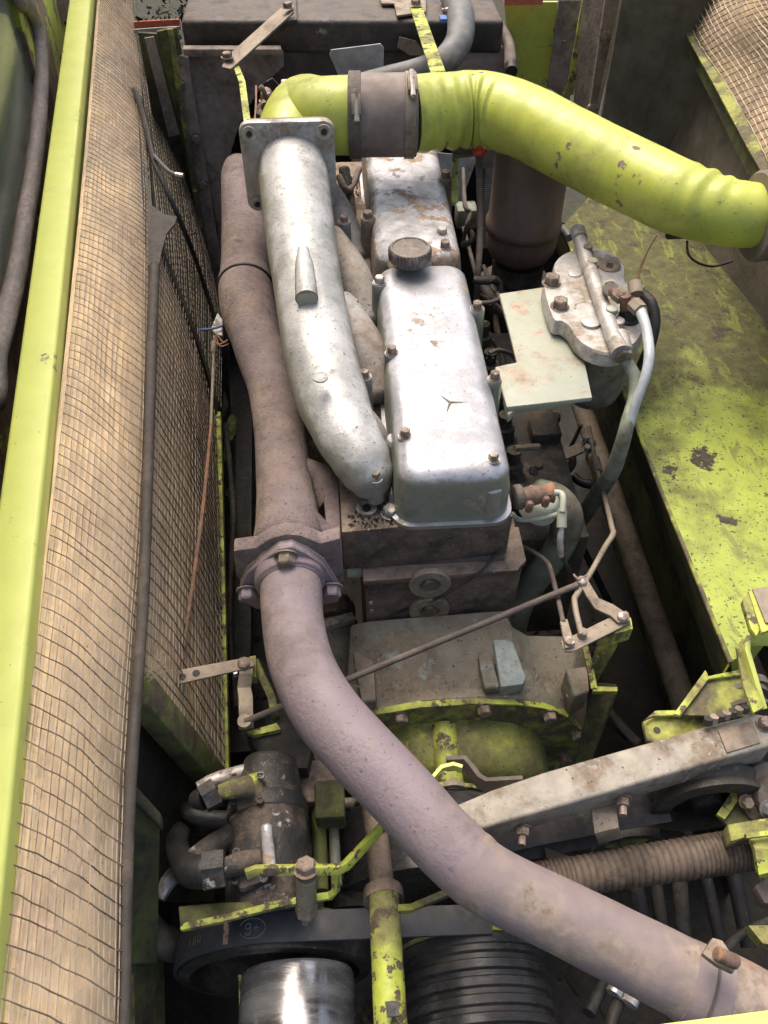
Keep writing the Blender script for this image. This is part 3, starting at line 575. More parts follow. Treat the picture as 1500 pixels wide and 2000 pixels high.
MB().tube(P, [R(P[0], 152), R(P[1], 150), R(P[2], 151)], 40, 6).obj('sleeve', 'rubber_brown', cp_, smooth=80)
def clamp(px, w, root, hx, hy, w2=22):
    a, b = V(px-w2/2, 226, .13), V(px+w2/2, 226, .13); r = R(a, w)
    MB().lathe(a, b-a, [(0, r), (.0005, r+.002), ((b-a).length-.0005, r+.002), ((b-a).length, r)], 48).obj('clamp_band', 'frame_brown' if px < 750 else 'steel_brown', root)
    c = a+(b-a)/2; q = math.radians(hy); n = Vector((0, -math.sin(q), math.cos(q))); t = Vector((0, math.cos(q), math.sin(q)))
    o = c+n*(r+.008)
    M = Matrix((X, t, n)).transposed()
    MB().cbox(o, .018, .036, .014, M).obj('clamp_housing', 'steel_brown', root, bevel=.002)
    MB().cyl(o-t*.03+n*.003, o+t*.028+n*.003, .0055, 8).obj('clamp_screw', 'bolt_light', root)
clamp(694, 153, cp_, 0, 55, 24); clamp(800, 152, cp_, 0, 28, 20)
# silver intake manifold
im = thing('intake_manifold', 'tapering cast aluminium intake manifold with square flange and worn silver surface', 'manifold', V(620, 600, -.08))
seg = [(571, 322, .073, 136), (574, 350, .068, 137), (581, 410, .052, 137), (590, 480, .036, 137), (600, 550, .02, 134), (612, 620, .005, 137), (625, 690, -.008, 140), (646, 770, -.022, 142), (674, 840, -.032, 129), (703, 893, -.045, 118), (719, 926, -.060, 103), (727, 948, -.076, 78)]
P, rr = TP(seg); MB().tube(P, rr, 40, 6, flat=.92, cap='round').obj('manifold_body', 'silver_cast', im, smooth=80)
yf = V(566, 252, .025).y
fl_ = [(492, 243), (640, 240), (655, 250), (662, 300), (664, 378), (652, 398), (508, 404), (494, 392), (478, 300), (474, 262), (478, 250)]
base = VY(566, 330, yf); ctr = V(566, 322, .073); ctr.y -= .012
def rr_outline(c, hw, hh, rad, yy, n=6):
    pts = []
    for sx, sz, a0_ in ((1, 1, 0), (-1, 1, 90), (-1, -1, 180), (1, -1, 270)):
        for k in range(n+1):
            a = math.radians(a0_+90*k/n); pts.append(Vector((c.x+sx*(hw-rad)+rad*math.cos(a), yy, c.z+sz*(hh-rad)+rad*math.sin(a))))
    return pts
hw = R(ctr, 180)
fm = MB().prism(rr_outline(Vector((ctr.x, 0, ctr.z)), hw, hw*.98, .02, ctr.y), Yv*.018)
fm.obj('square_flange', 'silver_filter', im, bevel=.003, seg=2)
MB().prism(rr_outline(Vector((ctr.x, 0, ctr.z)), hw*.97, hw*.95, .02, ctr.y+.0185), Yv*.008).obj('flange_gasket', 'brown_sheet', im)
for sx, sz in ((-1, 1), (1, 1), (-1, -1), (1, -1)):
    c = Vector((ctr.x+sx*hw*.78, ctr.y-.004, ctr.z+sz*hw*.78))
    MB().lathe(c, -Yv, [(0, .014), (.003, .014), (.0035, .008), (.002, .007)], 16).obj('bolt_boss', 'silver_filter', im)
    MB().cyl(c-Yv*.0032, c-Yv*.0045, .0055, 12).obj('bolt_hole', 'core', im)
# ridge boss on top
P = [V(592, 488, .088), V(595, 530, .077), V(599, 583, .064)]
MB().tube(P, [.010, .0165, .019], 20, 6).obj('ridge_boss', 'silver_cast', im, smooth=50)
MB().cyl(P[-1]+Vector((.0005, -.001, 0)), P[-1]+Vector((.0005, -.0025, 0)), .0165, 20).obj('boss_face', 'sage_clean', im)
c = V(626, 738, .047); MB().lathe(c, Zv, [(0, .012), (.002, .012), (.003, .010), (.0022, .009)], 20).obj('cast_mark', 'silver_cast', im)
# runner lobes and bolt columns
for i, (px, py, w, zt_) in enumerate(((672, 432, 26, -.01), (675, 482, 26, -.01), (692, 597, 28, -.012), (712, 735, 30, -.012), (733, 933, 32, -.045))):
    p = V(px, py, zt_); r = R(p, w)
    cl_ = .045 if i == 4 else .10; MB().lathe(p-Zv*cl_, Zv, [(0, r*1.15), (cl_-.015, r), (cl_-.002, r), (cl_, r*.93)], 18).obj('bolt_column', 'silver_cast', im)
    MB().hexh(p+Zv*.0005, Zv, r*.62, .011).obj('bolt', 'bolt', im, smooth=30)
for (x0, y0, x1, y1, x2, y2, w) in ((632, 370, 664, 430, 690, 505, 64), (642, 470, 690, 545, 716, 630, 74), (662, 600, 712, 680, 738, 770, 80), (690, 800, 725, 850, 738, 905, 62)):
    P, rr = TP([(x0, y0, -.02, w*.9), (x1, y1, -.045, w), (x2, y2, -.09, w*.92)]); MB().tube(P, rr, 24, 6, cap='round').obj('runner', 'silver_dusty', im, smooth=80)
MB().prism([V(x, y, -.088) for x, y in ((664, 905), (682, 940), (712, 968), (740, 974), (758, 962), (766, 935), (760, 880), (720, 860))], -Zv*.010).obj('foot_flange', 'cast_brown', im, bevel=.003)
for (px, py, r) in ((715, 425, .02), (722, 520, .025), (738, 655, .025)):
    MB().prism([V(px+dx*1.0, py+dy, -.085) for dx, dy in ((-60, -40), (-10, -42), (2, -20), (4, 25), (-10, 48), (-40, 50))], -Zv*.012).obj('foot_flange', 'cast_brown', im, bevel=.003)

# ================================================================== ROCKER COVERS
def rocker(name, label, pts_px, bolts_px, far_corner=True):
    rc = thing(name, label, 'rocker cover', V(pts_px[0][0], pts_px[0][1], -.1))
    (x0, y0), (x1, y1) = pts_px                      # world extents
    return rc
def cover(label, x0, x1, y0, y1, bolts_px, m, z1=0.):
    rc = thing('rocker_cover', label, 'rocker cover', ((x0+x1)/2, (y0+y1)/2, -.105), 'rocker covers along the engine')
    def ring(ins, z, rad, tz=0):
        pts = []; hw, hh = (x1-x0)/2-ins, (y1-y0)/2-ins; cx, cyy = (x0+x1)/2, (y0+y1)/2; n = 8
        for sx, sy_, a0_ in ((1, 1, 0), (-1, 1, 90), (-1, -1, 180), (1, -1, 270)):
            for k in range(n+1):
                a = math.radians(a0_+90*k/n); pts.append(Vector((cx+sx*(hw-rad)+rad*math.cos(a), cyy+sy_*(hh-rad)+rad*math.sin(a), z)))
        return pts
    lv = [(-.006, -.105, .036), (-.006, -.098, .036), (0, -.097, .034), (.001, -.05, .034), (.004, -.028, .034)]
    for k in range(1, 8):
        a = k/7*math.pi/2; lv.append((.004+.026*(1-math.cos(a)), -.028+.026*math.sin(a), .034-.008*k/7))
    lv += [(.05, .0, .022)]
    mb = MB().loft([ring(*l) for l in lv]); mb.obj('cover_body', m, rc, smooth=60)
    for px, py in bolts_px:
        p = V(px, py, z1-.004); r = R(p, 30)
        MB().lathe(p-Zv*.09, Zv, [(0, r*1.1), (.078, r), (.088, r), (.09, r*.93)], 18).obj('bolt_boss', m, rc)
        MB().hexh(p+Zv*.0005, Zv, r*.66, .012).obj('bolt', random.choice(['bolt', 'bolt_light']), rc, smooth=30)
    return rc
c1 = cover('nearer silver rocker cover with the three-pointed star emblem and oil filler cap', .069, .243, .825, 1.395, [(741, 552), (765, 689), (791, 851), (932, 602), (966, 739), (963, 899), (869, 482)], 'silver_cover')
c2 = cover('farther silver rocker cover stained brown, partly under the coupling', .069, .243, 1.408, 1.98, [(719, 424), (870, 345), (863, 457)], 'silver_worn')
for px_ in (963,):
    q_ = V(px_, 899, 0); MB().cyl(Vector((q_.x, .836, -.096)), Vector((q_.x, .842, -.034)), .0165, 18, .007).obj('front_boss', 'silver_cover', c1)
# extra side boss bulges at left foot of cover
for py in (690, 852):
    p = V(752 if py < 800 else 772, py+12, -.05); MB().lathe(p-Zv*.05, Zv, [(0, .02), (.05, .019), (.06, .012)], 16).obj('side_boss', 'silver_cover', c1)
# star emblem
sc_ = V(879, 786, .0003); em = MB()
for a, L in ((-1, .027), (126, .026), (251, .029)):
    t = math.radians(a); d = Vector((math.cos(t), math.sin(t), 0)); n = Vector((-d.y, d.x, 0))
    em.add([sc_+n*.0025-d*.001, sc_-n*.0025-d*.001, sc_+d*L, sc_+Zv*.0022], [(0, 1, 3), (1, 2, 3), (2, 0, 3)])
em.obj('star_emblem', 'steel_brown', c1, smooth=10)
# small writing ghost: faint row of pits
# oil cap
oc = thing('oil_filler_cap', 'round knurled oil filler cap on the far end of the nearer rocker cover', 'cap', V(800, 500, .0))
c0 = V(800, 505, .0); r0 = R(V(800, 484, .03), 82)
MB().lathe(c0-Zv*.01, Zv, [(0, r0*1.08), (.012, r0*.98), (.02, r0*.9)], 28).obj('filler_neck', 'silver_worn', oc)
ct = V(801, 484, .042)
def knurl(r, n=36):
    rings = []
    for z, k in ((-.022, .95), (-.020, 1), (-.004, 1), (0, .96)):
        rings.append([ct+Zv*z+Vector((math.cos(2*math.pi*j/(n*2)), math.sin(2*math.pi*j/(n*2)), 0))*r*k*(1.03 if j % 2 else .965) for j in range(n*2)])
    return MB().loft(rings)
knurl(r0).obj('cap_rim', 'cap_metal', oc, smooth=20)
MB().lathe(ct, Zv, [(-.001, r0*.94), (.0015, r0*.93), (.0015, r0*.85), (.0, r0*.83), (.0008, r0*.3), (.0015, 0.)], 40).obj('cap_top', 'cap_metal', oc, smooth=30)
# ================================================================== HEAD, BLOCK, HOUSING
hd = thing('cylinder_head', 'dusty brown cylinder head under the silver rocker covers', 'cylinder head', (.12, .83, -.2))
MB().prism([Vector((-.012, .822, -.106)), Vector((.250, .838, -.106)), Vector((.250, 2.02, -.106)), Vector((-.02, 2.02, -.106))], -Zv*.092).obj('head_casting', 'cast_brown', hd, bevel=.003)
p = V(716, 994, -.105); MB().lathe(p, Zv, [(0, .016), (.004, .016), (.0045, .011), (.0015, .0105)], 24).obj('socket_washer', 'bolt_light', hd)
MB().lathe(p, Zv, [(.0012, .0075), (.0035, .0075)], 6).obj('socket_plug', 'core', hd)
MB().hexh(V(762, 1003, -.105), Zv, .0115, .013).obj('bolt', 'bolt_light', hd, smooth=30)
MB().box(X*.245, Yv*.012, -Zv*.006, Vector((-.0, .83, -.1985))).obj('head_gasket', 'frame_brown', hd)
bk = thing('engine_block', 'oily brown engine block with two round core plugs below the cylinder head', 'engine block', (.15, .8, -.5))
xl = V(712, 1100, -.21).x; xr = V(1020, 1090, -.21).x
MB().prism([Vector((xl, .808, -.207)), Vector((xr-.012, .815, -.207)), Vector((xr, .83, -.207)), Vector((xr, 1.95, -.207)), Vector((xl, 1.95, -.207))], -Zv*.6).obj('block_casting', 'cast_brown', bk, bevel=.003)
MB().prism([Vector((xl-.004, .802, -.203)), Vector((xr-.014, .809, -.203)), Vector((xr+.004, .828, -.203)), Vector((xr+.004, .9, -.203)), Vector((xl-.004, .9, -.203))], -Zv*.012).obj('block_rim', 'cast_brown', bk, bevel=.002)
for px, py, w in ((839, 1139, 84), (838, 1190, 80)):
    p = VY(px, py, .806); r = R(p, w)
    MB().lathe(p+Yv*.004, -Yv, [(0, r), (.006, r), (.009, r*.94), (.009, r*.52), (.003, r*.48)], 32).obj('core_plug', 'steel_brown', bk, smooth=30)
    MB().lathe(p+Yv*.001, -Yv, [(.0, r*.36), (.007, r*.33)], 6, .3).obj('plug_hex', 'cast_brown', bk, smooth=30)
for px, py in ((724, 1176), (725, 1192)): MB().lathe(VY(px, py, .806), -Yv, [(0, .004), (.003, .003)], 10).obj('pin', 'bolt_light', bk)
MB().cyl(V(676, 1112, -.22), V(712, 1110, -.22), .0145, 14, .002).obj('side_stud', 'sage_clean', bk)
MB().cyl(V(655, 1115, -.22), V(680, 1113, -.22), .010, 12).obj('side_stud', 'bolt', bk)
wire = flat_tube([(984, 1052, -.19, 5), (975, 1072, -.19, 6), (940, 1115, -.195, 6), (880, 1155, -.24, 7), (820, 1182, -.28, 8), (760, 1200, -.31, 8), (722, 1212, -.33, 8)], 8).obj('block_cable', 'rubber_black')
tag(wire, 'thin black cable curving across the engine block past the core plugs', 'cable')
bh = thing('bell_housing', 'broad dirty sage bell housing with bolted yellow-green rim', 'housing', (.2, .7, -.9))
YB, YF = .80, .680
def outl(l, y, zb): P = [VY(a, b, y) for a, b in l]; return P+[Vector((P[-1].x-.02, y, zb)), Vector((P[0].x+.02, y, zb))]
back = outl([(684, 1300), (684, 1220), (720, 1212), (790, 1206), (870, 1200), (960, 1193), (986, 1192), (1000, 1222), (1030, 1240), (1130, 1242), (1146, 1262), (1150, 1320)], YB, -.95)
midr = outl([(640, 1440), (676, 1372), (724, 1362), (790, 1354), (870, 1348), (990, 1343), (1026, 1338), (1050, 1346), (1076, 1356), (1108, 1366), (1134, 1392), (1142, 1440)], YF+.02, -.95)
fro = outl([(560, 1560), (600, 1450), (660, 1412), (730, 1388), (820, 1372), (930, 1365), (1010, 1366), (1060, 1374), (1098, 1386), (1124, 1408), (1138, 1440), (1132, 1480)], YF, -.95)
MB().loft([back, midr, fro]).obj('housing_body', 'sage_dirty', bh, smooth=35, bevel=.004)
rim = [VY(a, b+3, YF) for a, b in ((560, 1570), (575, 1500), (600, 1450), (660, 1410), (730, 1386), (820, 1371), (930, 1364), (1010, 1366), (1060, 1373), (1098, 1386), (1126, 1408), (1142, 1442), (1134, 1490), (1100, 1560), (1000, 1640), (700, 1640))]
MB().prism([p+Yv*.004 for p in rim], -Yv*.012).obj('housing_rim', 'lime_grime', bh, bevel=.001)
MB().bar([p+Zv*.001-Yv*.002 for p in rim[2:12]], .013, .004, Yv).obj('rim_edge', 'lime_chip', bh)
for px, py in ((783, 1398), (945, 1381), (1073, 1394), (1127, 1431), (1103, 1476), (628, 1440)):
    MB().hexh(VY(px, py, YF-.008), -Yv, .0115, .014).obj('bolt', 'bolt', bh, smooth=30)
c = VY(880, 1500, YF-.008)
d0 = [VY(a, b, YF-.008) for a, b in ((690, 1540), (712, 1470), (745, 1436), (800, 1416), (870, 1408), (940, 1406), (1000, 1412), (1044, 1430), (1066, 1462), (1070, 1510), (1040, 1570), (960, 1620), (800, 1620))]
cc_ = sum(d0, Vector())/len(d0)
dome = [[cc_+(p-cc_)*s-Yv*y for p in d0] for s, y in ((1, 0), (.985, .03), (.96, .055), (.90, .072), (.78, .082), (.55, .086))]
MB().loft(dome).obj('dome_cover', 'dome', bh, smooth=70)
p0 = VY(866, 1420, YF-.012)
MB().tube([p0+Zv*.004, p0-Yv*.055, p0-Yv*.105], [.021, .0215, .022], 20, 4).obj('filler_boss', 'lime_chip', bh)
pe = p0-Yv*.105
MB().lathe(pe, -Yv, [(0, .026), (.008, .026)], 16).obj('boss_washer', 'steel_brown', bh)
MB().hexh(pe-Yv*.008, -Yv, .0125, .016).obj('bolt', 'bolt', bh, smooth=30)
b0 = V(966, 1236, -.325); MB().prism([V(960, 1232, -.325), V(992, 1226, -.325), V(1028, 1322, -.345), V(1022, 1336, -.345), V(978, 1342, -.345)], -Zv*.03).obj('raised_bar', 'sage_bar', bh, bevel=.003)
MB().prism([V(924, 1240, -.335), V(950, 1236, -.335), V(978, 1342, -.352), V(946, 1346, -.352)], -Zv*.02).obj('cast_rib', 'sage_dirty', bh, bevel=.006)
MB().prism([V(686, 1262, -.34), V(728, 1258, -.34), V(736, 1368, -.365), V(706, 1372, -.365)], -Zv*.03).obj('side_lug', 'sage_dirty', bh, bevel=.005)
MB().lathe(V(840, 1222, -.342), Zv, [(0, .045), (.006, .040), (.008, .02)], 20).obj('cast_boss', 'sage_dirty', bh)
MB().prism([V(1104, 1306, -.36), V(1148, 1300, -.36), V(1152, 1350, -.37), V(1120, 1362, -.38)], -Zv*.06).obj('corner_lug', 'sage_dirty', bh, bevel=.004)
sm = thing('starter_motor', 'grimy cylinder with a clamp half hidden right behind the exhaust pipe bend', 'starter motor', V(650, 1280, -.6))
MB().cyl(V(650, 1215, -.42), V(668, 1400, -.48), .045, 24, .004).obj('starter_body', 'sage_dirty', sm)
MB().cyl(V(655, 1190, -.44), V(652, 1225, -.42), .038, 20, .003).obj('solenoid_cap', 'cast_brown', sm)
MB().bar([V(632, 1222, -.37), V(660, 1214, -.365), V(690, 1206, -.37)], .016, .012, Yv).obj('starter_clamp', 'bolt_light', sm)
MB().cyl(V(664, 1170, -.40), V(668, 1200, -.40), .017, 12).obj('cable_terminal', 'cast_brown', sm)

# ================================================================== EXHAUST
ex = thing('exhaust_manifold', 'rough mauve-brown cast exhaust manifold left of the intake manifold', 'exhaust manifold', V(520, 700, -.2))
seg = [(466, 330, -.10, 60), (468, 350, -.10, 72), (473, 400, -.10, 80), (478, 480, -.11, 90), (479, 536, -.12, 96), (480, 552, -.12, 106), (484, 600, -.12, 108), (508, 680, -.13, 101), (534, 760, -.13, 98), (547, 850, -.13, 100), (556, 950, -.125, 110), (561, 1010, -.12, 122), (562, 1056, -.12, 134)]
P, rr = TP(seg); MB().tube(P, rr, 40, 6, cap='round').obj('manifold_body', 'exhaust', ex, smooth=80)
k = 5; dirv = (P[6]-P[4]).normalized(); o_ = P[5].lerp(P[6], .25); r_c = rr[5]*1.005
MB().tube([o_+(Vector((1, 0, 0))*math.cos(a)+dirv.cross(X).normalized()*math.sin(a))*r_c for a in [i*2*math.pi/28 for i in range(29)]], .0035, 8, 1).obj('joint_ring', 'core', ex)
MB().tube([V(575, 925, -.13), V(625, 940, -.14), V(655, 985, -.15)], [.03, .028, .03], 18, 6).obj('port_branch', 'exhaust', ex, smooth=80)
MB().tube([V(598, 1010, -.11), V(628, 1030, -.12), V(655, 1056, -.13)], [.02, .012, .013], 14, 5).obj('port_branch', 'exhaust', ex, smooth=80)
MB().prism([V(x, y, -.115) for x, y in ((630, 950), (662, 952), (668, 1075), (650, 1080), (640, 1062))], -Zv*.08).obj('port_flange', 'exhaust', ex, bevel=.004)
YX = .775
up = [(456, 1076), (500, 1070), (528, 1052), (558, 1044), (588, 1046), (626, 1062), (664, 1052), (668, 1092), (662, 1112), (600, 1100), (560, 1098), (520, 1104), (470, 1130), (462, 1126)]
MB().prism([VY(a, b, YX+.002) for a, b in up[:8]+[(668, 1120), (640, 1140), (486, 1150), (462, 1128)]], Yv*.024).obj('manifold_flange', 'exhaust', ex, bevel=.002)
for px, py, w in ((615, 880, 0), (630, 895, 0)): pass
lowf = [(470, 1132), (483, 1106), (515, 1080), (545, 1058), (570, 1054), (600, 1068), (632, 1090), (650, 1118), (664, 1142), (660, 1162), (630, 1168), (560, 1180), (500, 1176), (474, 1160)]
MB().prism([VY(a, b-1, YX+.0015) for a, b in lowf], -Yv*.0025).obj('flange_gasket', 'gasket', ex)
ep = thing('exhaust_pipe', 'smooth mauve exhaust downpipe sweeping diagonally to the lower right corner', 'exhaust pipe', V(900, 1600, -.25))
MB().prism([VY(a, b, YX-.001) for a, b in lowf], -Yv*.014).obj('pipe_flange', 'exhaust_smooth', ep, bevel=.003)
for px, py in ((558, 1083), (484, 1152), (648, 1146)):
    MB().hexh(VY(px, py, YX-.015), -Yv-Zv*.25, .0135, .017).obj('bolt', 'exhaust_smooth' if px != 558 else 'steel_brown', ep, smooth=30)
P, rr = TP([(563, 1085, -.125, 140), (565, 1112, -.128, 140), (567, 1136, -.13, 138), (568, 1146, -.13, 124)]); MB().tube(P, rr, 36, 4).obj('flange_collar', 'exhaust_smooth', ep, smooth=60)
seg = [(566, 1120, -.13, 119), (569, 1160, -.13, 121), (573, 1220, -.132, 121), (590, 1300, -.135, 127), (634, 1386, -.137, 135), (704, 1468, -.14, 138), (790, 1558, -.15, 138), (862, 1638, -.16, 137), (920, 1695, -.172, 136)]
P, rr = TP(seg); MB().tube(P, rr, 40, 8).obj('bent_section', 'exhaust_smooth', ep, smooth=80)
seg = [(896, 1671, -.167, 137), (938, 1708, -.174, 138), (1000, 1744, -.185, 138), (1100, 1792, -.20, 139), (1200, 1842, -.22, 143), (1300, 1893, -.235, 149), (1342, 1915, -.24, 152)]
P, rr = TP(seg); MB().tube(P, rr, 40, 8, mod=lambda d, th, p: 1+.006*math.sin(2*th+d*22)+.004*math.sin(5*th-d*40)).obj('straight_section', 'exhaust_tail', ep, smooth=80)
MB().tube([P[0].lerp(P[1], .2), P[0].lerp(P[1], .5), P[0].lerp(P[1], .8)], [rr[0]*.985, rr[0]*1.012, rr[0]*.985], 36, 3).obj('weld_seam', 'exhaust_tail', ep, smooth=80)
cl = thing('exhaust_clamp', 'brown exhaust sleeve clamp with bolt in the lower right corner', 'clamp', V(1380, 1930, -.25))
a, b = V(1336, 1914, -.24), V(1404, 1946, -.245); ra = R(a, 152)
MB().tube([a, a.lerp(b, .5), b], [ra*1.03, ra*1.04, ra*1.06], 36, 2).obj('clamp_sleeve', 'exhaust_tail', cl)
MB().tube([a.lerp(b, .48), a.lerp(b, .54)], [ra*1.09, ra*1.09], 36, 1).obj('sleeve_seam', 'frame_brown', cl)
MB().prism([V(x, y, -.15) for x, y in ((1372, 1862), (1392, 1830), (1412, 1836), (1440, 1878), (1434, 1900), (1400, 1884))], -Zv*.01).obj('clamp_ear', 'steel_brown', cl, bevel=.002)
MB().cyl(V(1398, 1862, -.13), V(1440, 1880, -.14), .008, 12, .002).obj('clamp_bolt', 'rust', cl)
P, rr = TP([(1380, 1936, -.25, 168), (1440, 1968, -.26, 180), (1540, 2030, -.27, 190)]); tag(MB().tube(P, rr, 36, 3).obj('tail_pipe', 'tail_rust'), 'wider rusty tail pipe end leaving the picture at the lower right corner', 'exhaust pipe')
b_ = MB().bar([V(1290, 2022, -.10), V(1520, 1992, -.10)], .015, .02, Yv).obj('corner_rail', 'lime_beam'); tag(b_, 'bright yellow-green rail corner at the bottom right edge', 'rail')

# ================================================================== FUEL FILTER SIDE
sp_ = thing('filter_bracket', 'pale green notched bracket plate between rocker cover and fuel filter', 'bracket', V(1070, 700, -.06))
MB().prism([V(x, y, -.055) for x, y in ((975, 573), (1064, 560), (1100, 560), (1130, 650), (1157, 776), (990, 795), (976, 745), (967, 716), (1010, 707), (993, 640))], -Zv*.009).obj('bracket_plate', 'sage_clean', sp_, bevel=.002)
MB().prism([V(x, y, -.064) for x, y in ((984, 770), (1000, 786), (1130, 772), (1110, 778), (1008, 792), (1000, 806), (992, 810))], -Zv*.018).obj('bracket_rib', 'sage_clean', sp_, bevel=.002)
ff = thing('fuel_filter', 'silver cast fuel filter head with dark bowl on the green bracket', 'fuel filter', V(1170, 700, -.25))
hp = [(1061, 566), (1066, 548), (1080, 538), (1082, 512), (1100, 494), (1132, 484), (1170, 484), (1202, 496), (1220, 520), (1222, 548), (1244, 568), (1256, 600), (1258, 640), (1246, 668), (1216, 688), (1184, 692), (1148, 680), (1124, 660), (1112, 640), (1096, 628), (1078, 622)]
q_ = [V(x, y, -.020) for x, y in hp]; n_ = len(q_); hs = []
for i in range(n_):
    p0, p1, p2, p3 = q_[i-1], q_[i], q_[(i+1) % n_], q_[(i+2) % n_]
    for t in (0, .25, .5, .75): hs.append(.5*((2*p1)+(p2-p0)*t+(2*p0-5*p1+4*p2-p3)*t*t+(3*p1-p0-3*p2+p3)*t**3))
hc = sum(hs, Vector())/len(hs)
def hring(k, dz): return [hc+(p-hc)*k+Zv*dz for p in hs]
MB().loft([hring(.97, -.030), hring(1.0, -.026), hring(1.0, -.012), hring(.985, -.008), hring(.985, -.004), hring(.965, 0)]).obj('filter_head', 'silver_filter', ff, smooth=35)
q = [V(x, y, -.018) for x, y in hp]; ce = sum(q, Vector())/len(q)
c = V(1180, 640, -.045); 
MB().lathe(c, -Zv, [(0, .062), (.012, .064), (.02, .060), (.125, .058), (.145, .053), (.158, .040), (.163, .015)], 36).obj('filter_bowl', 'bowl', ff, smooth=50)
c2_ = V(1165, 545, -.045); MB().lathe(c2_, -Zv, [(0, .055), (.14, .052), (.16, .03)], 30).obj('filter_bowl', 'bowl', ff, smooth=50)
P = [V(1129, 452, .0), V(1136, 478, -.004), V(1160, 550, -.008), V(1182, 612, -.008), V(1200, 662, -.008), V(1212, 688, -.012)]
MB().tube(P, [.0125, .0125, .0135, .0135, .0145, .0165], 20, 3).obj('gallery_tube', 'silver_filter', ff, smooth=50)
MB().tube([V(1128, 450, .0), V(1133, 466, .0)], [.0145, .0145], 16, 1).obj('gallery_nipple', 'silver_filter', ff)
for px, py, w, m in ((1077, 550, 30, 'bolt'), (1093, 596, 30, 'bolt')): MB().hexh(V(px, py+4, -.021), Zv, R(V(px, py, 0), w)*1.02, .017).obj('bolt', m, ff, smooth=30)
for px, py, r, h in ((1147, 486, .0085, .016), (1156, 510, .0095, .012), (1193, 606, .010, .014)):
    p = V(px, py+4, .0); MB().lathe(p-Zv*.01, Zv, [(0, r*1.4), (.010, r*1.35)], 18).obj('screw_seat', 'silver_filter', ff)
    MB().lathe(p, Zv, [(0, r), (h*.6, r), (h*.7, r*.8)], 16).obj('vent_screw', 'bolt' if py < 500 else 'sage_clean', ff)
for px, py, r, h in ((1122, 536, .013, .004), (1173, 562, .012, .012), (1153, 634, .0165, .007), (1203, 640, .012, .016)):
    MB().lathe(V(px, py, -.022), Zv, [(0, r*1.05), (h, r), (h+.001, r*.85), (h+.0005, 0)], 22).obj('cast_boss', 'silver_filter', ff, smooth=35)
a0_ = [i*math.pi/10 for i in range(2, 11)]; c = V(1146, 604, -.0215); MB().tube([c+Vector((math.cos(a), math.sin(a), 0))*.022 for a in a0_], .003, 8, 1).obj('cast_ridge', 'silver_filter', ff)
MB().lathe(V(1190, 522, -.022), Zv, [(0, .021), (.004, .021), (.007, .017), (.005, .009)], 24).obj('rusty_collar', 'head_top', ff)
MB().lathe(V(1190, 520, -.016), Zv, [(0, .006), (.010, .0055)], 12).obj('collar_pin', 'bolt', ff)
MB().cyl(V(1207, 655, -.012), V(1216, 690, -.018), .018, 20, .002).obj('outlet_collar', 'silver_filter', ff)
MB().lathe(V(1213, 680, -.016), V(1219, 702, -.022)-V(1213, 680, -.016), [(0, .0155), (.020, .0155), (.022, .012)], 6).obj('outlet_nut', 'bolt', ff, smooth=30)
# banjo fittings
bj = thing('banjo_fitting', 'rusty brass union cluster on top of the fuel filter head', 'fitting', V(1225, 575, .0))
MB().lathe(V(1225, 625, -.022), Zv, [(0, .021), (.006, .021), (.008, .017), (.022, .014)], 20).obj('banjo_base', 'core', bj)
MB().cyl(V(1222, 612, -.01), V(1222, 575, .03), .010, 16).obj('banjo_stem', 'rust', bj)
MB().lathe(V(1243, 570, .028), Zv, [(0, .0125), (.012, .0125), (.014, .009)], 6).obj('banjo_nut', 'bolt', bj, smooth=30)
MB().tube([V(1192, 566, .02), V(1212, 580, .022), V(1238, 586, .02)], .009, 14).obj('banjo_arm', 'rust', bj)
for a, b in (((1203, 572), (1216, 582)), ((1236, 592), (1250, 606))):
    A_, B_ = V(*a, .022), V(*b, .02); MB().lathe(A_, B_-A_, [(0, .013), ((B_-A_).length, .013)], 6).obj('union_nut', 'steel_brown', bj, smooth=30)
MB().cyl(V(1192, 562, .01), V(1192, 562, .028), .0145, 18, .003).obj('banjo_eye', 'sage_clean', bj)
MB().cyl(V(1240, 552, .04), V(1243, 575, .03), .0125, 14).obj('banjo_cap', 'steel_brown', bj)
fp_ = flat_tube([(1250, 606, .018, 22), (1262, 640, .015, 20), (1268, 690, .0, 21), (1262, 730, -.02, 20), (1246, 775, -.05, 19), (1234, 815, -.08, 18), (1228, 840, -.10, 16)], 16, sub=8).obj('clear_fuel_pipe', 'clear_pipe')
tag(fp_, 'translucent pale fuel pipe looping down from the filter union', 'fuel pipe')
h_ = flat_tube([(1256, 575, .01, 20), (1272, 592, .005, 22), (1278, 630, -.02, 24), (1268, 680, -.06, 22), (1250, 720, -.1, 20)], 12).obj('black_fuel_hose', 'rubber_black'); tag(h_, 'black rubber hose tucked behind the translucent fuel pipe', 'hose')
h_ = flat_tube([(1217, 698, -.03, 24), (1238, 735, -.05, 27), (1240, 775, -.07, 27), (1226, 825, -.09, 28), (1214, 870, -.13, 30), (1196, 920, -.2, 32), (1170, 960, -.3, 33), (1142, 1005, -.42, 30), (1120, 1040, -.5, 26)], 16).obj('fuel_hose', 'sage_pipe'); tag(h_, 'dull grey-green hose hanging from the filter outlet nut into the gap', 'hose')
w_ = flat_tube([(1246, 548, .04, 7), (1252, 520, .06, 5), (1268, 485, .09, 3), (1284, 458, .12, 3)], 6).obj('sensor_wire', 'copper'); tag(w_, 'thin copper wire from the filter union up to the intake pipe', 'wire')
w_ = flat_tube([(1342, 472, .06, 5), (1345, 498, .0, 5), (1365, 514, -.03, 5), (1395, 520, -.05, 5), (1430, 510, -.06, 5)], 6).obj('loop_wire', 'rubber_black'); tag(w_, 'thin dark wire loop on the mossy panel under the intake pipe bend', 'wire')
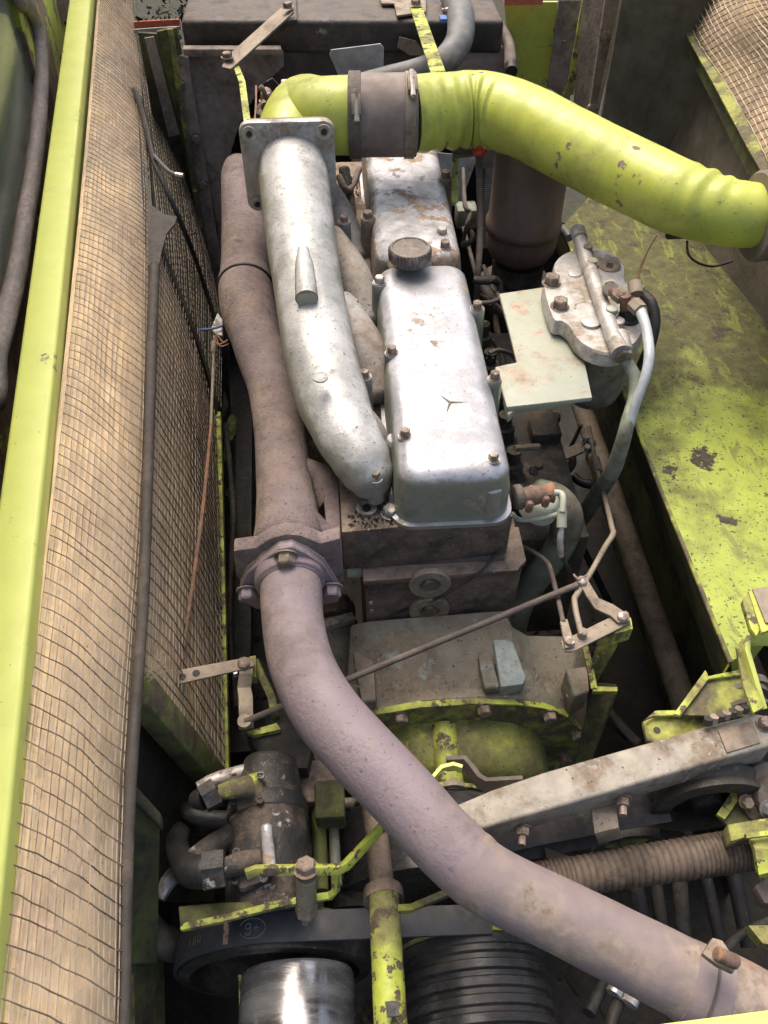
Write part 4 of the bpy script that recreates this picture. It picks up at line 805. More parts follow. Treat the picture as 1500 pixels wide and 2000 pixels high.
# brown canister
cn = thing('oil_canister', 'tall brown oil-bath canister with ring joint behind the intake pipe', 'canister', VY(1015, 490, 1.75))
a = VY(1018, 470, 1.72); b = VY(1056, 196, 1.72); L = (b-a).length; r = R(a, 138)
MB().lathe(a, b-a, [(-.05, r*.55), (-.03, r*.86), (-.012, r*.97), (.01, r), (.03, r*.985), (.034, r*1.05), (.05, r*1.06), (.056, r*1.0), (L*.8, r*.98), (L*.90, r*.90), (L*.96, r*.66), (L*.99, r*.42)], 40).obj('canister_body', 'brown_can', cn, smooth=50)
t = VY(1056, 166, 1.72); MB().lathe(t-Zv*.07, Zv, [(0, .036), (.05, .036), (.052, .028), (.038, .027)], 24).obj('top_collar', 'brown_can', cn, smooth=30)
MB().hexh(t-Zv*.03, Zv, .013, .022).obj('center_bolt', 'brown_can', cn)
MB().tube([V(1085, 445, -.15), V(1100, 450, -.14), V(1112, 465, -.14)], .010, 10).obj('drain_pipe', 'rubber_grey', cn)
MB().lathe(a-Zv*.05, -Zv, [(0, .06), (.05, .06), (.06, .09), (.3, .09)], 24).obj('canister_base', 'black_grime', cn)
ds = thing('dipstick', 'oil dipstick tube with a bright red cap under the intake pipe', 'dipstick', V(936, 540, -.3))
flat_tube([(936, 292, .04, 17), (937, 360, .0, 14), (938, 450, -.06, 14), (934, 530, -.12, 12), (930, 600, -.2, 12)], 12).obj('dipstick_tube', 'frame_brown', ds)
MB().lathe(V(936, 300, .055), Zv, [(0, .013), (.006, .016), (.012, .011), (.02, .017), (.026, .012)], 8).obj('red_cap', 'red_cap', ds, smooth=30)
pb = thing('pipe_bracket', 'thin yellow-green bent bracket under the intake pipe beside the dipstick', 'bracket', V(893, 330, .0))
MB().bar([V(928, 287, .045), V(900, 294, .045), V(890, 304, .04), V(888, 330, .02), V(888, 396, -.03)], .014, .005, Yv*.3+X*.95).obj('bracket_strap', 'lime_chip', pb)
MB().prism([V(x, y, .05) for x, y in ((882, 285), (920, 292), (926, 300), (892, 304), (884, 300))], -Zv*.006).obj('bracket_head', 'lime_grime', pb)
# bits between cover and canister
jb = MB().cbox(V(910, 420, -.2), .05, .05, .05); o = top(jb, 'junction_block', 'sage_pipe', 'small grey-green block between the farther rocker cover and the canister', 'block', bevel=.005)
il = [[(905, 330, -.1, 8), (908, 400, -.12, 9), (918, 415, -.13, 9), (912, 440, -.15, 9), (905, 470, -.2, 8)],
      [(902, 478, -.11, 12), (918, 473, -.10, 12), (924, 462, -.09, 11), (920, 452, -.09, 10)],
      [(905, 445, -.2, 8), (920, 500, -.2, 8), (925, 520, -.19, 8), (932, 545, -.18, 8), (950, 580, -.2, 8), (965, 600, -.22, 8), (985, 615, -.25, 7)],
      [(925, 547, -.12, 16), (950, 548, -.12, 17), (962, 546, -.12, 17), (974, 552, -.13, 12), (978, 572, -.15, 12)],
      [(930, 592, -.14, 9), (960, 590, -.14, 9), (975, 580, -.14, 9), (960, 560, -.16, 8), (945, 520, -.2, 8)],
      [(940, 575, -.2, 8), (975, 600, -.2, 8), (1000, 628, -.22, 8), (1020, 650, -.25, 8)],
      [(955, 690, -.15, 9), (975, 684, -.15, 9), (998, 692, -.17, 9), (1010, 705, -.2, 9)],
      [(940, 650, -.3, 14), (975, 680, -.3, 14), (985, 740, -.3, 14)], [(965, 560, -.3, 12), (970, 640, -.32, 12), (990, 720, -.34, 12)]]
ilab = ['slim dark line dropping beside the farther rocker cover near the dipstick', 'short hooked dark pipe end beside the farther rocker cover', 'long slanting injector line passing behind the dipstick', 'thick stubby black fuel union pipe right of the oil filler cap', 'looped injector line just below the stubby fuel union', 'injector line diving under the corner of the green bracket', 'curled dark line seen in the notch of the green bracket', 'thick dark pipe low down beside the nearer rocker cover', 'dark pipe low down under the green bracket notch']
for q, lb_ in zip(il, ilab): o = flat_tube(q, 10).obj('injector_line', 'black_grime' if q[0][3] > 10 else 'frame_brown'); tag(o, lb_, 'fuel line')
ip = thing('injection_pump', 'oily black fuel injection pump low beside the nearer rocker cover', 'pump', V(1040, 860, -.5))
MB().box(X*.17, Yv*.62, -Zv*.30, Vector((.262, .95, -.30))).obj('pump_body', 'black_grime', ip, bevel=.008)
for k in range(6):
    c = Vector((.315, 1.02+k*.1, -.30)); MB().lathe(c, Zv, [(0, .022), (.03, .022), (.032, .014), (.06, .014)], 10).obj('delivery_valve', 'black_grime', ip)
MB().cyl(V(1052, 865, -.36), V(1058, 925, -.38), .034, 20, .005).obj('governor_cap', 'black_grime', ip)
MB().cbox(V(1062, 850, -.30), .06, .05, .05).obj('governor_block', 'black_grime', ip, bevel=.006)
MB().tube([V(1005, 876, -.22), V(1052, 872, -.24)], [.006, .006], 8, 1).obj('link_pin', 'steel_brown', ip)
for k in range(16):
    c = V(random.uniform(1000, 1100), random.uniform(800, 950), random.uniform(-.42, -.30)); MB().hexh(c, Zv+X*random.uniform(-.5, .5)-Yv*random.uniform(0, 1), random.uniform(.006, .012), .012).obj('bolt', 'black_grime', ip, smooth=30)
# oil hoses in the gap
for q, m, lb_ in (([(1120, 930, -.45, 18), (1138, 943, -.45, 18), (1165, 945, -.45, 18), (1195, 930, -.5, 16)], 'rubber_black', 'black hose curling low beside the injection pump'),
                  ([(1135, 830, -.35, 8), (1120, 862, -.4, 8), (1105, 890, -.45, 8), (1088, 925, -.5, 7)], 'frame_brown', 'thin slanting rod right of the injection pump'),
                  ([(1078, 905, -.42, 20), (1108, 880, -.38, 18), (1118, 905, -.4, 16), (1098, 930, -.45, 16)], 'steel_brown', 'bent brown lever arm beside the injection pump')):
    tag(flat_tube(q, 10).obj('pump_link', m), lb_, 'link')
tl = thing('throttle_lever', 'small clevis lever with bolts on the injection pump side', 'lever', V(1140, 860, -.35))
MB().bar([V(1100, 890, -.36), V(1150, 868, -.34)], .024, .006, Zv*.2+Yv).obj('lever_arm', 'steel_brown', tl)
for px, py in ((1143, 860), (1155, 868), (1146, 880)): MB().hexh(V(px, py, -.33), Zv, .008, .012).obj('bolt', 'bolt_light', tl)
# coolant pipe
cp2 = thing('coolant_pipe', 'fat sage-green coolant pipe curving down behind the brass valve', 'pipe', V(1080, 1050, -.4))
flat_tube([(1050, 965, -.20, 62), (1085, 980, -.21, 70), (1106, 1010, -.24, 66), (1096, 1060, -.30, 58), (1060, 1110, -.38, 58), (1030, 1150, -.45, 58), (1010, 1190, -.5, 56), (1000, 1230, -.55, 54)], 24, cap='round').obj('pipe_body', 'sage_pipe', cp2, smooth=70)
MB().lathe(V(1060, 975, -.165), Zv+X*.2, [(-.03, .032), (.0, .03), (.008, .022), (.012, .008)], 24).obj('pipe_end_cap', 'sage_clean', cp2, smooth=60)
vl = thing('drain_valve', 'rust-crusted valve body screwed into the rocker cover corner', 'valve', V(1045, 970, -.12))
MB().cyl(V(1004, 972, -.10), V(1020, 970, -.10), .020, 14, .002).obj('valve_collar', 'frame_brown', vl)
MB().tube([V(1018, 972, -.10), V(1040, 968, -.10), V(1062, 964, -.10), V(1080, 962, -.10)], [.013, .016, .014, .016], 14).obj('valve_body', 'rust', vl, jit=.0012)
for px, py in ((1034, 988), (1066, 978)): MB().lathe(V(px, py, -.10), Zv, [(-.01, .006), (.004, .007), (.008, .004)], 12).obj('valve_knob', 'rust', vl)
sl = thing('steel_pipe_tee', 'bent sage steel leak-off pipe with tee beside the valve', 'pipe', V(1090, 1000, -.15))
flat_tube([(1082, 962, -.09, 13), (1096, 964, -.09, 13), (1100, 975, -.09, 13), (1098, 1000, -.10, 13)], 10).obj('upper_pipe', 'sage_clean', sl)
flat_tube([(1098, 992, -.10, 20), (1097, 1030, -.12, 20)], 12, sub=1).obj('tee_sleeve', 'sage_clean', sl)
flat_tube([(1000, 1003, -.14, 10), (1015, 1015, -.14, 10), (1060, 1012, -.13, 11), (1094, 1004, -.11, 12)], 10).obj('side_pipe', 'sage_clean', sl)
flat_tube([(1097, 1030, -.12, 11), (1094, 1058, -.14, 13), (1096, 1085, -.17, 12)], 8).obj('lower_union', 'bare_metal', sl)
flat_tube([(1095, 1070, -.17, 12), (1102, 1095, -.2, 9), (1112, 1112, -.22, 8), (1116, 1124, -.24, 7)], 8).obj('black_tail', 'rubber_black', sl)
# ================================================================== LINKAGES
lk = thing('pivot_lever', 'pale brown two-arm pivot lever right of the bell housing', 'lever', V(1160, 1210, -.2))
ZL = -.19
MB().prism([V(x, y, ZL) for x, y in ((1095, 1252), (1103, 1272), (1120, 1272), (1232, 1216), (1228, 1196), (1222, 1192), (1190, 1206), (1120, 1240))], -Zv*.004).obj('lower_arm', 'steel_brown', lk, bevel=.001)
MB().prism([V(x, y, ZL+.006) for x, y in ((1124, 1132), (1138, 1124), (1148, 1132), (1170, 1168), (1198, 1180), (1222, 1196), (1232, 1212), (1208, 1216), (1192, 1202), (1162, 1188), (1146, 1164), (1136, 1146))], -Zv*.005).obj('upper_arm', 'steel_brown', lk, bevel=.001)
for px, py in ((1216, 1206), (1136, 1136)): MB().lathe(V(px, py, ZL+.007), Zv, [(0, .0085), (.005, .0075), (.008, .003)], 14).obj('pivot_pin', 'bolt_light', lk)
MB().prism([V(x, y, ZL-.006) for x, y in ((1205, 1214), (1232, 1206), (1236, 1228), (1200, 1238))], -Zv*.03).obj('pivot_tab', 'lime_chip', lk)
MB().tube([V(1120, 1122, ZL+.012), V(1132, 1132, ZL+.014), V(1146, 1124, ZL+.012)], .002, 6).obj('split_pin', 'bolt', lk)
r_ = thing('cranked_rod', 'thin cranked rod zigzagging down from the injection pump to the pivot lever', 'rod', V(1180, 1000, -.2))
flat_tube([(1150, 835, -.33, 9), (1160, 885, -.31, 9), (1162, 905, -.30, 9), (1172, 940, -.28, 9), (1182, 975, -.26, 10), (1195, 1030, -.235, 11), (1197, 1044, -.23, 12), (1182, 1068, -.22, 11), (1150, 1125, -.2, 11), (1126, 1162, -.185, 12), (1122, 1172, -.18, 12), (1126, 1200, -.18, 12), (1136, 1240, -.18, 12)], 10, sub=4).obj('rod_bar', 'steel_brown', r_)
MB().cyl(V(1162, 895, -.30), V(1168, 922, -.29), .009, 10, .001).obj('clevis', 'steel_brown', r_)
MB().lathe(V(1136, 1242, ZL), Zv, [(0, .007), (.012, .007), (.014, .004)], 12).obj('rod_end', 'steel_brown', r_)
r_ = thing('short_rod', 'short bent rod with flat fork end pinned to the pivot lever', 'rod', V(1090, 1180, -.2))
flat_tube([(1022, 1068, -.26, 9), (1045, 1080, -.25, 9), (1068, 1098, -.24, 10), (1076, 1115, -.23, 10), (1090, 1170, -.20, 10), (1100, 1215, -.185, 10)], 10, sub=4).obj('rod_bar', 'frame_brown', r_)
MB().prism([V(x, y, ZL+.006) for x, y in ((1094, 1212), (1108, 1208), (1120, 1248), (1118, 1262), (1104, 1266))], -Zv*.006).obj('fork_end', 'steel_brown', r_, bevel=.001)
MB().lathe(V(1112, 1254, ZL+.006), Zv, [(0, .008), (.005, .007)], 12).obj('fork_pin', 'bolt_light', r_)
r_ = thing('cross_rod', 'long straight brown rod crossing from the left lever over the bell housing', 'rod', V(800, 1280, -.25))
def rodpt(t): return V(478, 1410, -.30).lerp(V(1128, 1142, -.18), t)
MB().tube([rodpt(0), rodpt(1)], [.0052, .0052], 10, 1).obj('rod_bar', 'frame_brown', r_)
MB().lathe(rodpt(0)-Zv*.004, Zv, [(0, .011), (.008, .011)], 14).obj('rod_end', 'steel_brown', r_)
ll = thing('left_lever', 'brown angle lever with two arms beside the exhaust pipe on the left', 'lever', V(440, 1340, -.3))
MB().prism([V(x, y, -.295) for x, y in ((338, 1312), (350, 1308), (468, 1286), (482, 1284), (496, 1282), (497, 1300), (470, 1308), (352, 1335), (342, 1334))], -Zv*.004).obj('upper_arm', 'steel_brown', ll, bevel=.001)
MB().bar([V(481, 1290, -.30), V(481, 1316, -.30), V(477, 1344, -.318), V(480, 1362, -.31), V(481, 1424, -.312)], .022, .004, X).obj('lower_arm', 'steel_brown', ll, bevel=.001)
MB().lathe(V(476, 1296, -.295), Zv, [(0, .010), (.004, .010), (.007, .006)], 14).obj('pivot_pin', 'bolt', ll)
for px, py in ((356, 1322), (383, 1315)): MB().lathe(V(px, py, -.2948), Zv, [(0, .006), (.0008, .006)], 12).obj('pin_hole', 'core', ll)
MB().lathe(V(461, 1320, -.33), Zv, [(0, .004), (.01, .003)], 8).obj('bright_pin', 'bare_metal', ll)
br = thing('lever_mount', 'grimy green plate mount carrying the left angle lever', 'mount', V(510, 1400, -.5))
MB().prism([V(x, y, -.31) for x, y in ((488, 1282), (499, 1280), (500, 1322), (490, 1322))], -Zv*.02).obj('mount_tab', 'lime_grime', br)
MB().bar([V(497, 1290, -.33), V(530, 1360, -.36), V(538, 1398, -.36)], .012, .03, X).obj('mount_edge', 'lime_grime', br)
MB().prism([V(x, y, -.345) for x, y in ((478, 1430), (540, 1412), (548, 1424), (496, 1436))], -Zv*.012).obj('mount_lip', 'lime_chip', br)
MB().prism([V(x, y, -.355) for x, y in ((480, 1430), (560, 1410), (610, 1450), (600, 1500), (520, 1500))], -Zv*.15).obj('mount_body', 'soot', br)

# ================================================================== TANK SIDE
ZK = -.20
tk = thing('side_tank', 'large yellow-green sheet metal deck smeared with moss and mud on the right', 'tank', V(1350, 900, -1.))
xe = V(1257, 872, ZK).x
edge = [V(1130, 440, ZK), V(1160, 560, ZK), V(1205, 720, ZK), V(1257, 872, ZK), V(1300, 980, ZK), V(1348, 1085, ZK), V(1398, 1200, ZK), V(1440, 1294, ZK)]
for p in edge: p.x = xe+(p.x-xe)*.25
far = [V(1560, 1180, ZK), V(1600, 760, ZK), V(1488, 620, ZK), V(1378, 400, ZK), V(1190, 340, ZK)]
# tessellated top so the sheet is slightly wavy
top_poly = edge+far
MB().prism(top_poly, -Zv*.006).obj('deck_sheet', 'tank_paint', tk)
q = [edge[0], edge[-1]]; yb0, yb1 = edge[0].y+.3, edge[-1].y
side = MB(); n = 30; rings = []
for i in range(n+1):
    y = yb0+(yb1-yb0)*i/n; wob = .004*math.sin(i*1.3)
    rings.append([Vector((xe+.006+wob*k_, y, ZK-.004-z)) for z, k_ in ((0, 0), (.2, .6), (.6, 1), (1.2, 1))]); rings[-1] = [q+X*o for q, o in zip(rings[-1], (0, .07, .27, .34))]
side.loft(rings, closed=False); side.obj('side_sheet', 'olive_grime', tk)
MB().tube([p+Zv*.001 for p in edge], .0035, 8, 2).obj('edge_bead', 'lime_grime', tk)
MB().prism([edge[-1]-Zv*.004, edge[-1]-Zv*.3+Yv*.0, V(1540, 1200, -.45), V(1540, 1196, ZK-.006)], Yv*.004).obj('front_sheet', 'lime_pipe', tk)
lt = thing('long_tube', 'long straight brown tube running low along the foot of the tank wall', 'tube', V(1240, 1080, -.8))
MB().tube([Vector((.716, 2.0, -.82)), Vector((.716, .70, -.80))], [.029, .029], 20, 1).obj('tube_body', 'steel_brown', lt)
# right wall / back plates
rw = thing('dark_back_plate', 'large dark soot-stained plate behind the intake pipe on the right', 'plate', VY(1330, 300, 2.1))
MB().prism([VY(1225, -60, 2.22), VY(1640, -60, 2.05), VY(1640, 560, 2.05), VY(1118, 560, 2.22)], Yv*.012).obj('plate_face', 'dark_plate', rw)
rw2 = thing('right_wall', 'dark dirty side wall under the small mesh box at the upper right', 'wall', (.95, 1.4, -.4))
wl_ = [(V(1290, -60, .06)+X*.02, V(1250, 250, ZK)), (V(1400, 170, .06)+X*.02, V(1368, 470, ZK)), (V(1520, 420, .06)+X*.02, V(1500, 636, ZK)), (V(1700, 760, .06)+X*.02, V(1680, 860, ZK))]
MB().loft([[a-Zv*.0, b+X*.0, b+X*.012, a+X*.012] for a, b in wl_]).obj('wall_face', 'dark_plate', rw2)
# mesh box upper right
mx = thing('corner_screen', 'small wire mesh screen over tan sheet in the top right corner', 'mesh screen', V(1440, 100, .1))
A = [V(1540, 400, .12), V(1490, 290, .12), V(1420, 165, .12), V(1370, 90, .12), V(1316, -40, .12)]
B = [V(1760, 330, .25), V(1720, 220, .28), V(1680, 90, .32), V(1600, 0, .34), V(1560, -100, .36)]
build_screen(mx, A, B, .019, .030, -.3, nd=Vector((-.7, 0, .7)), nz=.004, wr=.0010)
mr_ = thing('corner_rail', 'green angle rail edging the small mesh screen at the upper right', 'rail', V(1400, 150, .1))
MB().bar([V(1306, -30, .115), V(1345, 60, .115), V(1405, 165, .115), V(1470, 285, .115), V(1520, 370, .115)], .022, .008, Zv*.4+X).obj('rail_top', 'lime_grime', mr_)
MB().bar([V(1302, -30, .09), V(1338, 62, .09), V(1398, 172, .09), V(1462, 300, .09), V(1510, 390, .09)], .05, .006, Zv).obj('rail_face', 'olive_grime', mr_)
for px, py in ((1330, 45), (1432, 215), (1448, 236)): MB().hexh(V(px, py, .10), -X, .009, .012).obj('bolt', 'bolt', mr_)
MB().cbox(V(1342, 25, .13), .02, .10, .012).obj('corner_tab', 'lime_grime', mr_)

# ================================================================== FRAMES & DRIVE (lower right)
gs = thing('engine_mount', 'olive grimy engine mount bracket at the right of the bell housing', 'mount', V(1180, 1350, -.6))
MB().prism([V(1150, 1330, -.38), V(1205, 1336, -.38), V(1208, 1350, -.39), V(1150, 1500, -.55), V(1120, 1500, -.55), V(1158, 1345, -.39)], -Zv*.02).obj('mount_web', 'olive_grime', gs, bevel=.002)
MB().prism([V(1158, 1340, -.37), V(1206, 1342, -.37), V(1206, 1350, -.37), V(1158, 1350, -.37)], -Zv*.01).obj('mount_lip', 'lime_chip', gs)
MB().prism([V(1168, 1250, -.30), V(1210, 1234, -.30), V(1205, 1262, -.32), V(1165, 1330, -.38), V(1148, 1330, -.38)], -Zv*.01).obj('mount_arm', 'lime_grime', gs)
MB().bar([V(1142, 1262, -.34), V(1152, 1305, -.36), V(1160, 1345, -.37)], .01, .006, X).obj('mount_edge', 'lime_chip', gs)
ZX = -.22
bx = thing('cross_beam', 'grey-brown rectangular box beam running diagonally towards the right edge', 'beam', V(1200, 1500, -.3))
tp = [V(870, 1580, ZX), V(960, 1542, ZX), V(1060, 1508, ZX), V(1200, 1468, ZX), V(1400, 1412, ZX), V(1478, 1392, ZX), V(1506, 1400, ZX), V(1512, 1455, ZX), V(1404, 1484, ZX), V(1290, 1517, ZX), V(1160, 1556, ZX), V(1040, 1590, ZX), V(920, 1624, ZX)]
MB().prism(tp, -Zv*.052).obj('beam_body', 'grey_box', bx, bevel=.005, seg=3)
MB().prism([V(x, y, ZX+.003) for x, y in ((1402, 1424), (1470, 1406), (1486, 1450), (1420, 1470))], -Zv*.004).obj('beam_patch', 'steel_brown', bx, bevel=.001)
MB().hexh(V(1492, 1416, ZX), Zv, .0095, .012).obj('bolt', 'bolt', bx)
for px, py in ((1217, 1558), (1022, 1615)):
    p = V(px, py, ZX-.03); MB().hexh(p, Vector((-.25, -1, 0)), .009, .012).obj('bolt', 'bolt', bx)
    MB().cyl(p+Vector((-.003, -.012, 0)), p+Vector((-.006, -.024, 0)), .005, 8).obj('bolt_end', 'bolt', bx)
sk = MB().bar([V(872, 1492, -.27), V(905, 1490, -.27), V(920, 1505, -.27), V(935, 1525, -.265), V(950, 1534, -.26), V(1020, 1530, -.26)], .022, .007, Zv+Yv*.4).obj('beam_hook', 'frame_brown')
tag(sk, 'S-shaped brown steel strap joining the housing boss to the box beam', 'strap')
yk = MB().bar([V(838, 1526, -.26), V(862, 1500, -.255), V(885, 1496, -.255), V(902, 1502, -.255)], .014, .005, X*.3+Zv).obj('yellow_tab', 'lime_beam'); tag(yk, 'bright yellow bent tab beside the filler boss, touching the exhaust pipe', 'tab')
tn = MB().bar([V(1178, 1560, -.28), V(1180, 1590, -.27), V(1184, 1620, -.275), V(1192, 1640, -.30)], .034, .005, X).obj('belt_guide', 'steel_brown', bevel=.001); tag(tn, 'curved brown belt guide tab hanging under the box beam', 'guide tab')
# pulleys and belts behind beam
def pulley(name, lab, cat, px, py, y, w, m1, m2, inner=.62, th=.03, hub=True, spokes=0):
    p = V(px, py, y); r = R(p, w); t = thing(name, lab, cat, p-Zv*r)
    MB().lathe(p+Yv*th/2, -Yv, [(0, r), (th*.15, r), (th*.5, r*.93), (th*.85, r), (th, r), (th*1.02, r*inner), (th*.02, r*inner), (0, r)], 56).obj('pulley_rim', m1, t, smooth=30)
    if hub: MB().lathe(p+Yv*th*.4, -Yv, [(0, r*.3), (th*.9, r*.28)], 28).obj('pulley_hub', m2, t, smooth=30)
    MB().lathe(p+Yv*th*.3, -Yv, [(0, r*inner*1.02), (th*.2, r*inner*1.02)], 40).obj('pulley_web', m2, t)
    return t, p, r
pulley('flat_pulley', 'dark oval pulley rim partly under the right end of the box beam', 'pulley', 1378, 1560, -.33, 225, 'black_grime', 'soot', .68)
pulley('green_pulley', 'green-faced belt pulley below the curved guide tab', 'pulley', 1222, 1640, -.46, 140, 'black_grime', 'lime_grime', .8)
o = MB().bar([V(930, 1640, -.34), V(1060, 1612, -.34), V(1180, 1590, -.34), V(1300, 1570, -.34)], .05, .012, Zv*.3+Yv).obj('drive_belt', 'rubber_black'); tag(o, 'black drive belt running parallel under the box beam', 'belt')
o = MB().bar([V(940, 1668, -.38), V(1060, 1640, -.38), V(1180, 1618, -.38)], .045, .012, Zv*.3+Yv).obj('drive_belt', 'rubber_black'); tag(o, 'second black drive belt lower than the one along the box beam', 'belt')
o = MB().prism([V(x, y, -.36) for x, y in ((1064, 1655), (1072, 1700), (1060, 1712), (1160, 1690), (1100, 1668))], -Zv*.004).obj('sheet_corner', 'frame_brown'); tag(o, 'triangular brown sheet corner above the ribbed hose', 'sheet')
# ribbed hose
rb = thing('ribbed_spring', 'brown closely coiled ribbed hose running right from under the exhaust pipe', 'ribbed hose', V(1280, 1690, -.4))
P, rr = TP([(1040, 1722, -.33, 72), (1120, 1712, -.33, 74), (1240, 1692, -.33, 78), (1360, 1674, -.33, 80), (1440, 1662, -.33, 80), (1492, 1654, -.33, 80)])
pts = []; 
for i in range(len(P)-1):
    for k in range(10): pts.append((P[i].lerp(P[i+1], k/10), rr[i]+(rr[i+1]-rr[i])*k/10))
Ltot = sum((P[i+1]-P[i]).length for i in range(len(P)-1)); N_ = 46
pr = []
for i in range(N_*6+1):
    f = i/(N_*6)*(len(P)-1); a_ = min(int(f), len(P)-2); t_ = f-a_; c = P[a_].lerp(P[a_+1], t_); r = rr[a_]*(1-t_)+rr[a_+1]*t_
    ph = (i % 6)/6; pr.append((c, r*(.90+.10*math.sin(math.pi*ph)**.6+random.uniform(-.004, .004))))
MB().tube([c for c, _ in pr], [r for _, r in pr], 28, 1).obj('coil_body', 'coil', rb, smooth=50)
MB().tube([P[-1], P[-1]+X*.05], [rr[-1]*.98]*2, 24, 1).obj('end_sleeve', 'frame_brown', rb)
# right edge frames
gf = thing('green_loop_bracket', 'bright yellow-green looped bar bracket at the right edge above the chain', 'bracket', V(1470, 1310, -.2))
MB().bar([V(1530, 1248, -.12), V(1482, 1246, -.12), V(1462, 1252, -.125), V(1455, 1272, -.13), V(1468, 1330, -.15), V(1484, 1384, -.17)], .026, .007, Zv+Yv*.1).obj('loop_bar', 'lime_beam', gf, bevel=.001)
MB().prism([V(x, y, -.145) for x, y in ((1438, 1262), (1452, 1246), (1464, 1300), (1494, 1380), (1472, 1392), (1452, 1340))], -Zv*.006).obj('loop_face', 'lime_chip', gf, bevel=.001)
gf = thing('upper_edge_bracket', 'yellow-green bracket holding a brown plate at the right edge over the tank deck', 'bracket', V(1480, 1190, -.1))
MB().prism([V(x, y, -.08) for x, y in ((1450, 1172), (1462, 1154), (1484, 1230), (1478, 1242), (1466, 1226))], -Zv*.01).obj('bracket_edge', 'lime_chip', gf, bevel=.001)
MB().prism([V(x, y, -.075) for x, y in ((1470, 1150), (1530, 1140), (1530, 1215), (1496, 1216))], -Zv*.006).obj('brown_plate', 'steel_brown', gf)
MB().prism([V(x, y, -.078) for x, y in ((1462, 1154), (1478, 1152), (1502, 1230), (1488, 1236))], -Zv*.006).obj('bracket_web', 'lime_pipe', gf)
gf = thing('channel_bracket', 'yellow-green folded channel bracket behind the sprocket hub', 'bracket', V(1390, 1350, -.3))
MB().prism([V(x, y, -.22) for x, y in ((1378, 1308), (1384, 1320), (1452, 1306), (1456, 1316), (1384, 1326), (1330, 1398), (1316, 1394))], -Zv*.006).obj('channel_lip', 'lime_chip', gf, bevel=.001)
MB().prism([V(x, y, -.228) for x, y in ((1382, 1322), (1456, 1312), (1475, 1400), (1330, 1396))], -Zv*.004).obj('channel_web', 'lime_grime', gf)
gf = thing('lower_channel', 'grimy yellow-green channel end with a bolt hole above the box beam', 'bracket', V(1310, 1420, -.3))
MB().prism([V(x, y, -.24) for x, y in ((1280, 1388), (1384, 1386), (1384, 1394), (1276, 1398), (1262, 1404), (1254, 1410))], -Zv*.005).obj('channel_lip', 'lime_chip', gf)
MB().prism([V(x, y, -.25) for x, y in ((1256, 1410), (1278, 1396), (1390, 1394), (1400, 1416), (1330, 1436), (1284, 1450), (1264, 1446))], -Zv*.01).obj('channel_web', 'lime_grime', gf, bevel=.001)
MB().lathe(V(1283, 1426, -.2495), Zv, [(0, .005), (.0008, .005)], 12).obj('bolt_hole', 'core', gf)
hb = thing('sprocket_hub', 'stacked dark sprocket hub with bolts and chain at the right edge', 'sprocket', VY(1430, 1370, .57))
for px, py, w, y, th, m in ((1455, 1338, 86, .62, .012, 'frame_brown'), (1440, 1362, 116, .60, .008, 'dark_plate'), (1450, 1376, 90, .585, .014, 'black_grime'), (1452, 1390, 110, .57, .006, 'frame_brown')):
    p = VY(px, py, y); r = R(p, w); MB().lathe(p, -Yv, [(0, r), (th, r), (th, r*.6)], 36).obj('hub_disc', m, hb, smooth=30)
MB().hexh(VY(1436, 1362, .59), -Yv, .012, .012).obj('bolt', 'bolt', hb)
for k in range(9):
    a_, b_ = V(1384, 1410, -.205), V(1480, 1378, -.205); c = a_.lerp(b_, k/8)
    M_ = Matrix.Rotation(.3, 3, 'Z'); MB().lathe(c-Zv*.006, Zv+Yv*.4, [(0, .006), (.010, .006)], 12).obj('chain_link', 'steel_brown' if k % 2 else 'black_grime', hb)
ey = thing('edge_bearing', 'bolted bearing with grimy green plate at the right edge under the beam', 'bearing', V(1480, 1560, -.35))
MB().prism([V(x, y, -.30) for x, y in ((1400, 1590), (1440, 1530), (1456, 1520), (1530, 1512), (1530, 1526), (1462, 1534), (1416, 1600))], -Zv*.006).obj('plate_edge', 'lime_chip', ey)
MB().prism([V(x, y, -.31) for x, y in ((1404, 1596), (1458, 1528), (1530, 1518), (1530, 1600), (1430, 1620))], -Zv*.006).obj('bearing_plate', 'dark_olive', ey)
MB().lathe(V(1500, 1552, -.30), Zv-Yv*.6, [(0, .045), (.012, .045), (.014, .03), (.03, .028)], 24).obj('bearing_ring', 'frame_brown', ey, smooth=30)
MB().hexh(V(1456, 1565, -.29), Zv-Yv*.8, .008, .012).obj('bolt', 'bolt', ey)
MB().hexh(V(1500, 1580, -.28), Zv-Yv*.8, .010, .014).obj('bolt', 'rubber_grey', ey)
gy = thing('edge_block', 'chipped yellow-green block with brown end above the ribbed hose at the right edge', 'block', V(1460, 1620, -.3))
MB().prism([V(x, y, -.27) for x, y in ((1420, 1610), (1530, 1592), (1530, 1628), (1460, 1634), (1428, 1644))], -Zv*.03).obj('block_body', 'lime_grime', gy, bevel=.002)
MB().bar([V(1456, 1634, -.26), V(1530, 1624, -.26)], .006, .006, Yv).obj('block_edge', 'lime_chip', gy)
gy = thing('hose_end_bracket', 'yellow-green bracket clasping the right end of the ribbed hose', 'bracket', V(1485, 1670, -.3))
MB().bar([V(1476, 1628, -.28), V(1490, 1660, -.27), V(1496, 1700, -.28), V(1500, 1712, -.3)], .024, .008, X).obj('clasp', 'lime_chip', gy)
MB().prism([V(x, y, -.32) for x, y in ((1474, 1730), (1500, 1712), (1530, 1716), (1530, 1766), (1494, 1764), (1480, 1740))], -Zv*.02).obj('bracket_foot', 'frame_brown', gy, bevel=.002)
gy = MB().prism([V(x, y, -.34) for x, y in ((1462, 1808), (1530, 1806), (1530, 1850), (1490, 1842))], -Zv*.02); tag(gy.obj('yellow_plate', 'lime_chip'), 'small bright yellow-green plate at the right edge below the ribbed hose', 'plate')
